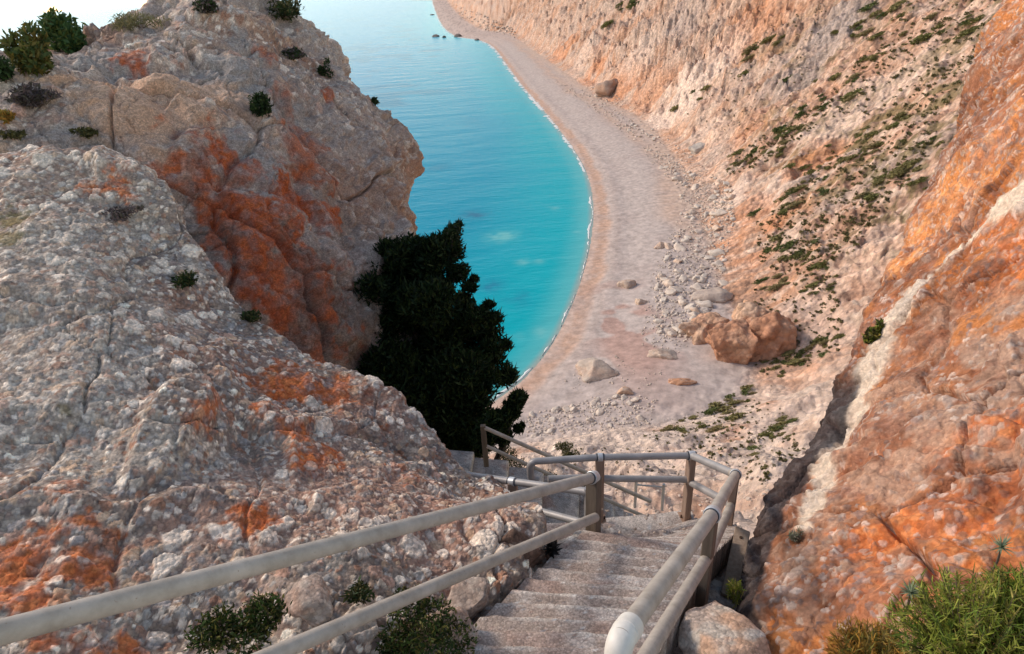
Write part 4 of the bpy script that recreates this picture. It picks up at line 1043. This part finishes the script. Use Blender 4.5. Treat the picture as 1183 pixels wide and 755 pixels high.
# fine rubble nobody would count
def scatter_stuff(name, fields, shapes, mat, lift):
    vs, fs, cs = [], [], []; n0 = 0
    for poly, cnt, (s0, s1) in fields:
        xs = [p[0] for p in poly]; ys = [p[1] for p in poly]; k = 0; tries = 0
        while k < cnt and tries < 20000:
            tries += 1
            x_, y_ = random.uniform(min(xs), max(xs)), random.uniform(min(ys), max(ys))
            if not inpoly(x_, y_, poly): continue
            q = hit(x_, y_)
            if q is None: continue
            v, f, c = shapes[random.randrange(len(shapes))]
            s_ = s0 + (s1-s0)*random.random()**2
            a = random.uniform(0, 6.28); ca, sa = math.cos(a), math.sin(a)
            v2 = (v*s_) @ np.array([[ca, sa, 0], [-sa, ca, 0], [0, 0, 1]]) + q + np.array([0, 0, lift*s_])
            vs.append(v2); fs.append(f+n0); cs.append(c*random.uniform(.8, 1.15)); n0 += len(v); k += 1
    return tag(link(name, mesh_np(name, np.vstack(vs), np.vstack(fs), np.vstack(cs)), mat), kind='stuff')
sm = []
for k in range(6):
    v, f = stone_shape(2, 300+k, .3, 7); sm.append((v*np.array((1.1, .9, .7)), f, stone_colour(v, 300+k, (.50, .44, .40), (.60, .53, .48), white=.6)))
scatter_stuff('rubble', [(FIELDS[0][0], 1500, (.2, .6)), (FIELDS[4][0], 600, (.12, .4)), (FIELDS[3][0], 260, (.2, .6)), ([(760, 300), (800, 395), (770, 420), (740, 400), (745, 340)], 260, (.12, .4)), ([(640, 90), (690, 112), (740, 145), (735, 160), (690, 130), (645, 100)], 200, (.4, 1.1)), ([(650, 440), (720, 400), (770, 430), (740, 460), (680, 465)], 120, (.1, .35)), ([(640, 100), (700, 100), (760, 150), (800, 180), (780, 200), (730, 165), (680, 120)], 200, (.3, .9)),
                         ([(590, 500), (700, 495), (860, 470), (960, 560), (880, 600), (700, 590)], 500, (.08, .3)), ([(510, 8), (560, 35), (600, 45), (590, 30), (530, 5)], 200, (1.0, 3.0))], sm, M_STONE, .1)
# rocks standing in the sea off the far point
for k, (px, py, sz, lab) in enumerate([(504, 42, 7, 'dark rock in the sea farthest left of the far point'), (513, 43, 5, 'small round dark rock in the sea beside the leftmost one'), (530, 42, 8, 'low dark reef touching the far point'),
                                       (500, 17, 8, 'tiny dark rock off the shore high in the picture'), (519, 24, 7, 'dark rock at the waterline of the far shore'), (551, 46, 6, 'flat dark rock where the far beach begins')]):
    q = G(px, py, 0)
    boulder('sea_rock', (q[0], q[1], 0.2), (sz, sz*1.2, sz*.55), 330+k, (.14, .13, .13), (.22, .20, .19), lab, sub=3, cat='sea rock', white=.1)

# ------------------------------------------------------------------ plants
def leaf_cloud(centers, n, size, cols, seed, up=.3, aspect=.35, shell=.55):
    """leaf faces through the volume of ellipsoids: (cx,cy,cz,rx,ry,rz)"""
    r = np.random.default_rng(seed)
    cen = np.array(centers, float); vol = (cen[:, 3]*cen[:, 4]*cen[:, 5])**(2/3); k = r.choice(len(cen), n, p=vol/vol.sum())
    d = r.normal(size=(n, 3)); d /= np.linalg.norm(d, axis=1)[:, None]
    rad = shell + (1-shell)*r.random(n)**.6; rad *= 1 + .18*r.normal(size=n)*.6
    pos = cen[k, :3] + d*rad[:, None]*cen[k, 3:]
    ax = d*.7 + r.normal(size=(n, 3))*.7 + np.array([0, 0, up]); ax /= np.linalg.norm(ax, axis=1)[:, None]
    sd = np.cross(ax, r.normal(size=(n, 3))); sd /= np.linalg.norm(sd, axis=1)[:, None]
    L = size*(.6 + .8*r.random(n))[:, None]; W = L*aspect
    a = pos - ax*L*.5; b = pos + sd*W*.5; c = pos + ax*L*.5; e = pos - sd*W*.5
    v = np.stack([a, b, c, e], 1).reshape(-1, 3); f = np.arange(4*n).reshape(n, 4)
    cols = np.array(cols, np.float32); pick = cols[r.integers(0, len(cols), n)]*(.75 + .5*r.random(n))[:, None]
    return v, f, np.repeat(pick, 4, 0)
def plant(name, label, base, centers, n, size, cols, seed, cat='shrub', stems=5, group=None, aspect=.35, up=.3, shell=.45, fname='foliage'):
    root = empty(name, tuple(base)); b = np.array(base)
    cc = [(c[0]-b[0], c[1]-b[1], c[2]-b[2], *c[3:]) for c in centers]
    v, f, c = leaf_cloud(cc, n, size, cols, seed, up, aspect, shell)
    link(fname, mesh_np(fname, v, f, c, False), M_LEAF, root)
    r = random.Random(seed); mb = MB()
    for k in range(stems):
        q = Vector(cc[k % len(cc)][:3]) + Vector((r.uniform(-.5, .5)*cc[k % len(cc)][3], r.uniform(-.5, .5)*cc[k % len(cc)][4], 0))
        rr_ = size*.06
        mb.tube([Vector((0, 0, -.02)), q*.5 + Vector((r.uniform(-.1, .1)*q.length,)*2 + (0,)), q], [rr_*1.6, rr_, rr_*.5], 5)
    mb.build('stem', M_STEM, root)
    return tag(root, label, cat, group)
def on_rock(rk, px, py): return locate(rk, px, py, 4)
GREEN_D = [(.025, .05, .015), (.04, .07, .02), (.015, .03, .01)]
OLIVE = [(.09, .09, .03), (.13, .12, .045), (.06, .065, .025)]
LIME = [(.24, .28, .04), (.32, .34, .06), (.14, .20, .03), (.36, .30, .08)]
RUSTY = [(.42, .23, .04), (.36, .18, .035), (.28, .20, .05), (.20, .18, .04)]
HEATH = [(.11, .085, .085), (.09, .08, .06), (.14, .11, .11)]
def rock_plant(rk, px, py, wpx, hpx, label, n, size, cols, seed, name='shrub', **kw):
    q = on_rock(rk, px, py); d = (q-CAM) @ FWD; k = d/FPX
    a, h_ = wpx*k, hpx*k
    rr_ = random.Random(seed); cs = []
    for j in range(6): cs.append((q[0]+rr_.uniform(-.6, .6)*a, q[1]+rr_.uniform(-.5, .3)*a, q[2]+h_*rr_.uniform(.1, .8), a*.45, a*.45, h_*.4))
    return plant(name, label, q, cs, n, size, cols, seed, **kw)
rock_plant(BR, 305, 130, 18, 26, 'round green shrub growing on the rust-stained face of the tall rock', 900, .11, GREEN_D, 901)
rock_plant(BR, 342, 66, 14, 12, 'small dark shrub in a notch near the top right of the tall rock', 400, .12, GREEN_D+HEATH, 902)
rock_plant(BR, 380, 84, 10, 16, 'narrow dark shrub on the seaward shoulder of the tall rock', 350, .12, GREEN_D, 903)
rock_plant(BR, 330, 20, 26, 22, 'dark shrub draped over the top edge of the tall rock', 900, .14, GREEN_D+OLIVE, 904)
rock_plant(BR, 238, 10, 18, 12, 'grey-green shrub at the top centre of the tall rock', 500, .13, HEATH+GREEN_D, 905)
rock_plant(BR, 165, 28, 34, 16, 'dry yellowish grass tuft along the crest of the tall rock', 900, .16, [(.24, .21, .10), (.18, .17, .08), (.13, .13, .06)], 906, aspect=.12)
rock_plant(BR, 82, 52, 30, 40, 'bright green bush standing out against the sky on the ridge', 1900, .16, [(.05, .11, .035), (.04, .085, .03), (.09, .12, .03)], 907)
rock_plant(BR, 42, 78, 30, 42, 'olive green bush on the ridge left of the brighter bush', 1700, .16, [(.10, .12, .03), (.06, .09, .03), (.15, .12, .03)], 908)
rock_plant(BR, 8, 92, 20, 30, 'dark green bush at the left picture edge on the ridge', 900, .15, GREEN_D+[(.05, .09, .03)], 909)
rock_plant(BR, 28, 112, 22, 16, 'purplish heath cushion below the ridge bushes', 700, .09, HEATH, 910)
rock_plant(BR, 55, 118, 24, 14, 'grey-purple heath cushion right of the other cushion', 700, .09, HEATH, 911)
rock_plant(BR, 8, 135, 14, 12, 'orange-brown dry shrub at the left picture edge', 400, .09, RUSTY, 912)
rock_plant(BR, 102, 158, 14, 10, 'small olive tuft in a crack of the tall rock', 300, .09, OLIVE, 913)
rock_plant(BR, 22, 160, 18, 8, 'flat green cushion on a ledge at far left', 350, .09, OLIVE, 914)
rock_plant(BR, 437, 120, 6, 8, 'tiny dark tuft on the seaward edge of the tall rock', 120, .12, GREEN_D, 915)
rock_plant(NR, 214, 326, 18, 14, 'dark green tuft in a crevice of the pebbly slope', 500, .06, GREEN_D+OLIVE, 916)
rock_plant(NR, 288, 366, 16, 10, 'low green tuft at the crest of the pebbly slope', 400, .06, GREEN_D+OLIVE, 917)
rock_plant(NR, 145, 248, 28, 10, 'purple-grey heath cushion under the crest of the pebbly slope', 500, .06, HEATH, 918)
rock_plant(RF, 1003, 392, 9, 24, 'yellow-green bush on the edge of the orange rock face', 450, .10, LIME+OLIVE, 919)
rock_plant(RF, 917, 618, 10, 14, 'pale dry tuft growing at the foot of the pale vein', 260, .05, [(.28, .26, .20), (.20, .22, .14)], 920, aspect=.15)
def spot_plant(px, py, d, wm, hm, label, n, size, cols, seed, name='plant', **kw):
    q = P(px, py, d); rr_ = random.Random(seed); cs = []
    for j in range(7): cs.append((q[0]+rr_.uniform(-.7, .7)*wm, q[1]+rr_.uniform(-.5, .5)*wm, q[2]+hm*rr_.uniform(.25, .85), wm*.42, wm*.42, hm*.32))
    return plant(name, label, q, cs, n, size, cols, seed, cat='plant', **kw)
PL = [(.04, .07, .015), (.055, .09, .02), (.02, .04, .01), (.13, .12, .03), (.05, .045, .02)]
spot_plant(285, 732, 3.7, .27, .24, 'leafy dark green plant under the left railing in the lower left', 3000, .034, PL, 931)
spot_plant(500, 738, 4.3, .36, .24, 'wide green plant in front of the rock foot beside the steps', 4200, .036, PL, 932)
spot_plant(415, 690, 4.5, .13, .14, 'small dark tuft at the rock foot between the two leafy plants', 400, .045, GREEN_D+OLIVE, 933)
spot_plant(848, 694, 5.6, .10, .20, 'small grass tuft at the foot of the plank', 260, .07, LIME, 934, aspect=.12)
spot_plant(636, 640, 5.7, .05, .16, 'dark spiky tuft at the foot of the dark rock block', 60, .14, [(.02, .02, .02)], 935, aspect=.2, up=1.0)
for k, (px, py, d, wm, hm, lab) in enumerate([(600, 548, 13.6, .55, .45, 'low brown-green brush at the foot of the dark tree below the steps'), (630, 562, 13.9, .5, .35, 'dry brown brush under the slanting thin railing'),
                                              (655, 527, 18, .35, .3, 'small olive tuft on the pale slope just above the landing rail')]):
    q = hit(px, py); dq = (q-CAM) @ FWD
    spot_plant(px, py, dq, wm*dq/d, hm*dq/d, lab, 1500, .06*dq/d, [(.05, .05, .02), (.09, .07, .035), (.03, .035, .012)] if k < 2 else OLIVE, 936+k, name='brush')
# bush in the lower right corner: feathery
def feathery(px, py, d, wm, hm, label, n, cols, seed, name='bush'):
    q = P(px, py, d); r = np.random.default_rng(seed); V, F, C = [], [], []; n0 = 0
    root = empty(name, tuple(q)); stem = MB()
    cols = np.array(cols, np.float32)
    for k in range(n):
        a = r.uniform(0, 6.28); rad = wm*math.sqrt(r.random())
        tip = np.array([math.cos(a)*rad, math.sin(a)*rad, hm*(1 - .55*(rad/wm)**2)*r.uniform(.55, 1.08)])
        b0 = np.array([tip[0]*.35, tip[1]*.35, 0]); mid = (b0+tip)/2 + np.array([0, 0, .08*hm])
        stem.tube([b0, mid, tip], [.003, .002, .001], 3, False)
        col = cols[r.integers(0, len(cols))]
        m = 26
        t = .25 + .75*np.arange(m)/m
        pts = ((1-t)**2)[:, None]*b0 + (2*t*(1-t))[:, None]*mid + (t*t)[:, None]*tip
        dr = (tip-b0)/np.linalg.norm(tip-b0)
        out = dr*.75 + r.normal(size=(m, 3))*.6; out /= np.linalg.norm(out, axis=1)[:, None]
        ln = (.030 + .028*r.random(m))[:, None]; sd = np.cross(out, r.normal(size=(m, 3))); sd /= np.linalg.norm(sd, axis=1)[:, None]
        v = np.stack([pts - sd*.0035, pts + sd*.0035, pts + out*ln + sd*.001, pts + out*ln - sd*.001], 1).reshape(-1, 3)
        V.append(v); F.append(np.arange(4*m).reshape(m, 4)+n0); n0 += 4*m
        C.append(np.repeat(col[None, :]*(.75+.5*r.random(m))[:, None], 4, 0))
    link('foliage', mesh_np('foliage', np.vstack(V), np.vstack(F), np.vstack(C), False), M_LEAF, root)
    stem.build('stem', M_STEM, root)
    return tag(root, label, 'bush')
feathery(1120, 775, 3.05, .38, .50, 'feathery yellow-green bush filling the lower right corner', 420, LIME, 941)
feathery(1190, 740, 3.0, .26, .46, 'feathery green bush cut by the right picture edge', 240, LIME + [(.10, .16, .03)], 942)
feathery(1010, 785, 3.5, .26, .32, 'rusty orange bush left of the green corner bush', 260, RUSTY, 943)
def rosette(px, py, d, r0, label, seed):
    q = PV(px, py, d); r = random.Random(seed); root = empty('thistle', tuple(q)); V, F, C = [], [], []
    for k in range(46):
        a = r.uniform(0, 6.28); el = r.uniform(-.1, 1.3); L = r0*r.uniform(.7, 1.1)
        o = Vector((math.cos(a)*math.cos(el), math.sin(a)*math.cos(el), math.sin(el))); s_ = o.cross(Vector((r.uniform(-1, 1), r.uniform(-1, 1), 1))).normalized()*r0*.05
        n0 = len(V); V += [tuple(-s_), tuple(s_), tuple(o*L*.6 + s_*.7), tuple(o*L), tuple(o*L*.6 - s_*.7)]
        F.append([n0, n0+1, n0+2, n0+4]); F.append([n0+4, n0+2, n0+3, n0+3]); g = r.uniform(.8, 1.2)
        C += [(.26*g, .31*g, .20*g)]*5
    me = bpy.data.meshes.new('rosette'); me.from_pydata(V, [], [f if f[2] != f[3] else f[:3] for f in F])
    a = me.attributes.new('col', 'FLOAT_COLOR', 'POINT'); a.data.foreach_set('color', np.hstack([np.array(C, np.float32), np.ones((len(C), 1), np.float32)]).ravel())
    link('rosette', me, M_LEAF, root)
    mb = MB(); mb.tube([Vector((0, 0, -.22)), Vector((.01, 0, -.1)), Vector((0, 0, 0))], .006, 5); mb.build('stem', M_STEM, root)
    return tag(root, label, 'thistle')
rosette(1157, 632, 3.2, .075, 'pale spiky thistle head rising highest above the corner bush', 951)
rosette(1052, 684, 3.15, .07, 'pale spiky thistle head between the rusty bush and the green bush', 952)

# dark tree below the tall rock ------------------------------------------
def clump_tree(name, label, clumps, d0, base, n, size, cols, seed, tr=1.0):
    q0 = PV(*base); root = empty(name, tuple(q0)); r = random.Random(seed); cs = []
    for (px, py, rp) in clumps:
        for j in range(5):
            dd_ = d0 + r.uniform(-.9, .9)*min(1.3, rp/35)
            q = PV(px + r.uniform(-.45, .45)*rp, py + r.uniform(-.45, .45)*rp, dd_) - q0; k = rp*d0/FPX*r.uniform(.55, .75)
            cs.append((q.x, q.y, q.z, k, k, k*.8))
    v, f, c = leaf_cloud(cs, n, size, cols, seed, .5, .38, .25)
    v2, f2, c2 = leaf_cloud(cs, n//7, size*1.9, cols, seed+3, .9, .16, .95)      # sprays along the outline
    f = np.vstack([f, f2+len(v)]); v = np.vstack([v, v2]); c = np.vstack([c, c2])
    # irregular: thin out some clusters
    keep = fbm(v[::4]/.55, 3, seed) > -.9
    f = f[keep]
    link('crown', mesh_np('crown', v, f, c, False), M_LEAF, root)
    mb = MB(); top = Vector(cs[len(cs)//2][:3])
    mb.tube([Vector((-.1, 0, -3.6)), Vector((.05, .1, 0)), top*.4 + Vector((.1, .05, 0)), top*.8], [.24*tr, .20*tr, .14*tr, .07*tr], 10)
    mb.build('trunk', M_BARK, root)
    for k in range(0, len(cs), 5 if len(cs) > 30 else 4):
        mb = MB(); e = Vector(cs[k][:3]); s_ = top*(.15 + .6*r.random()); m_ = s_.lerp(e, .5) + Vector((0, 0, -.12))
        mb.tube([s_, m_, e], [.05*tr, .035*tr, .012], 6); mb.build('limb', M_BARK, root)
    return tag(root, label, 'tree')
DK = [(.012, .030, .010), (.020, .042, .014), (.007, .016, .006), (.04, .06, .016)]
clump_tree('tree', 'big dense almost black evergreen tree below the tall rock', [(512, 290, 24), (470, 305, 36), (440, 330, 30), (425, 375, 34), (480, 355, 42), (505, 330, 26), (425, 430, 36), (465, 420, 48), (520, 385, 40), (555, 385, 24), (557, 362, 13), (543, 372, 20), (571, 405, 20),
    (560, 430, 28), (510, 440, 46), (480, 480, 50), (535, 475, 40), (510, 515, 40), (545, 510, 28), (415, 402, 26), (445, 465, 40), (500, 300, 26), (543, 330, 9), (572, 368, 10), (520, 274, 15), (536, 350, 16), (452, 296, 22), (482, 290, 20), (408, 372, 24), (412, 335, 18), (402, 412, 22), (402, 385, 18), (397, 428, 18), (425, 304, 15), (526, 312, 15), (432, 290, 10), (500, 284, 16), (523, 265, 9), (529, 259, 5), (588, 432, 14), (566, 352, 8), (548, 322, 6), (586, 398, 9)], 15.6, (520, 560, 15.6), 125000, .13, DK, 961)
clump_tree('tree', 'small dark pine branching out beside the big tree above the railing', [(592, 462, 12), (602, 458, 9), (585, 480, 14), (570, 490, 18), (598, 476, 8), (580, 505, 14), (600, 494, 7), (560, 505, 18)], 14.2, (565, 545, 14.2), 13000, .10, DK, 962, .35)

# ------------------------------------------------------------------ hillside shrubs
hv = []
for k in range(7):
    r = random.Random(500+k); cs = [(r.uniform(-.55, .55), r.uniform(-.55, .55), r.uniform(.15, .5), .5, .5, .38) for _ in range(5)]
    cols = [[(.16, .16, .05), (.21, .20, .07), (.11, .11, .035)], [(.24, .21, .08), (.18, .165, .06), (.28, .24, .11)], [(.11, .135, .04), (.15, .165, .055), (.07, .09, .03)], [(.34, .27, .13), (.26, .21, .10), (.18, .16, .07)]][(0, 1, 2, 3, 1, 0, 2)[k]]
    v, f, c = leaf_cloud(cs, 260, .34, cols, 500+k, .4, .5, .5)
    hv.append(mesh_np('hill_shrub', v, f, c, False))
BANDS = [([(838, 196), (870, 178), (905, 158), (935, 140)], 34, 9, 'dark green shrub in the band running up from the rubble field', 'shrubs in the band above the rubble field'),
         ([(880, 250), (925, 218), (965, 190), (1010, 165), (1050, 140)], 46, 13, 'olive shrub on the middle ridge of the right hillside', 'shrubs on the middle ridge of the hillside'),
         ([(885, 300), (915, 285), (940, 300), (960, 325), (925, 330), (890, 325)], 40, 12, 'dense green shrub in the thicket above the orange outcrop', 'shrubs of the thicket above the outcrop'),
         ([(850, 372), (880, 385), (900, 425), (930, 405), (970, 385), (890, 440)], 30, 10, 'green shrub around the knob beside the orange outcrop', 'shrubs around the outcrop knob'),
         ([(760, 500), (800, 490), (840, 470), (860, 455), (820, 500)], 34, 10, 'small olive shrub on the low slope above the landing railing', 'shrubs on the low slope'),
         ([(860, 520), (895, 500), (910, 480), (880, 530)], 16, 9, 'shrub on the pink bank below the hillside', 'shrubs on the pink bank'),
         ([(940, 130), (980, 90), (1030, 50), (1080, 30), (1130, 30)], 34, 18, 'dark shrub high on the right hillside', 'shrubs high on the hillside'),
         ([(960, 60), (1010, 25), (1040, 8)], 14, 12, 'shrub along the top edge of the picture on the hillside', 'shrubs at the hillside top'),
         ([(1000, 240), (1040, 215), (1060, 190), (1090, 150)], 26, 14, 'olive shrub beside the edge of the orange rock face on the hillside', 'shrubs next to the rock face'),
         ([(690, 35), (720, 8), (735, 0)], 10, 4, 'dark shrub along the crack of the far cliff', 'shrubs in the far cliff crack'),
         ([(785, 125), (820, 95), (870, 60), (905, 40)], 14, 7, 'small shrub along the orange ledge of the upper hillside', 'shrubs on the orange ledge')]
for pts, cnt, spread, lab, grp in BANDS:
    pp = np.array(pts, float)
    for k in range(cnt):
        i = random.randrange(len(pp)-1); f_ = random.random()
        c_ = pp[i]*(1-f_) + pp[i+1]*f_
        q = hit(c_[0] + random.gauss(0, spread), c_[1] + random.gauss(0, spread*.6))
        if q is None: continue
        dist = np.linalg.norm(q-CAM)
        s_ = random.uniform(4.0, 9.5)*dist/750*random.uniform(.5, 1.0)
        s_ = min(s_, 4.5)
        o = link('hill_shrub', hv[random.randrange(7)], M_LEAF)
        o.location = (q[0], q[1], q[2]-.12*s_); o.scale = (s_*random.uniform(1.1, 2.1), s_*.85, s_*random.uniform(.5, .85)); o.rotation_euler = (0, random.uniform(-.55, -.35), random.uniform(-.45, .2))
        tag(o, lab, 'shrub', grp)
tv = []
for k in range(5):
    v, f, c = leaf_cloud([(0, 0, .25, .6, .6, .4)], 26, .6, [(.15, .13, .055), (.20, .165, .075), (.10, .095, .035)], 520+k, .3, .7, .4)
    tv.append((v, f, c))
B0 = [([(835, 205), (860, 170), (935, 125), (945, 145), (880, 190)], 160, (.4, 1.0)), ([(860, 270), (960, 175), (1090, 100), (1080, 170), (990, 290), (920, 320)], 620, (.35, 1.2)),
      ([(930, 140), (1000, 60), (1060, 0), (1150, 0), (1130, 60), (1090, 130)], 360, (.4, 1.3)), ([(880, 280), (960, 280), (975, 400), (890, 450), (860, 400)], 320, (.3, 1.0)),
      ([(740, 505), (850, 455), (900, 470), (930, 520), (880, 560), (800, 520)], 260, (.2, .6)), ([(620, 520), (690, 510), (800, 530), (780, 560), (640, 540)], 50, (.15, .4)), ([(780, 140), (900, 20), (960, 0), (930, 100), (860, 160)], 110, (.4, .9))]
scatter_stuff('ground_cover', B0, tv, M_LEAF, -.1)

# ------------------------------------------------------------------ light
SUN_EL, SUN_AZ = math.radians(33), math.radians(-66)      # azimuth from +Y, negative = left
world = bpy.data.worlds.new('World'); scene.world = world; world.use_nodes = True
wt = world.node_tree; bg = wt.nodes['Background']
sky = wt.nodes.new('ShaderNodeTexSky'); sky.sky_type = 'NISHITA'; sky.sun_disc = False
sky.sun_elevation = SUN_EL; sky.sun_rotation = SUN_AZ
sky.air_density = .8; sky.dust_density = .4; sky.ozone_density = 1.0
tint = wt.nodes.new('ShaderNodeVectorMath'); tint.operation = 'MULTIPLY'; tint.inputs[1].default_value = (1.17, .95, .73)   # evening haze whitens the blue
wt.links.new(sky.outputs[0], tint.inputs[0]); wt.links.new(tint.outputs[0], bg.inputs[0]); bg.inputs[1].default_value = .15
sl = bpy.data.lights.new('sun', 'SUN'); sl.energy = 1.35; sl.angle = math.radians(14); sl.color = (1.0, .86, .72)
so = bpy.data.objects.new('sun', sl); COL.objects.link(so)
sd = Vector((math.sin(SUN_AZ)*math.cos(SUN_EL), math.cos(SUN_AZ)*math.cos(SUN_EL), math.sin(SUN_EL)))
so.rotation_euler = sd.to_track_quat('Z', 'Y').to_euler(); so.location = (0, 0, 120)
scene.view_settings.view_transform = 'Standard'; scene.view_settings.look = 'None'
scene.view_settings.gamma = 1.0; scene.view_settings.use_curve_mapping = False
scene.view_settings.exposure = 0.98
scene.cycles.max_bounces = 6; scene.cycles.diffuse_bounces = 3; scene.cycles.transparent_max_bounces = 6
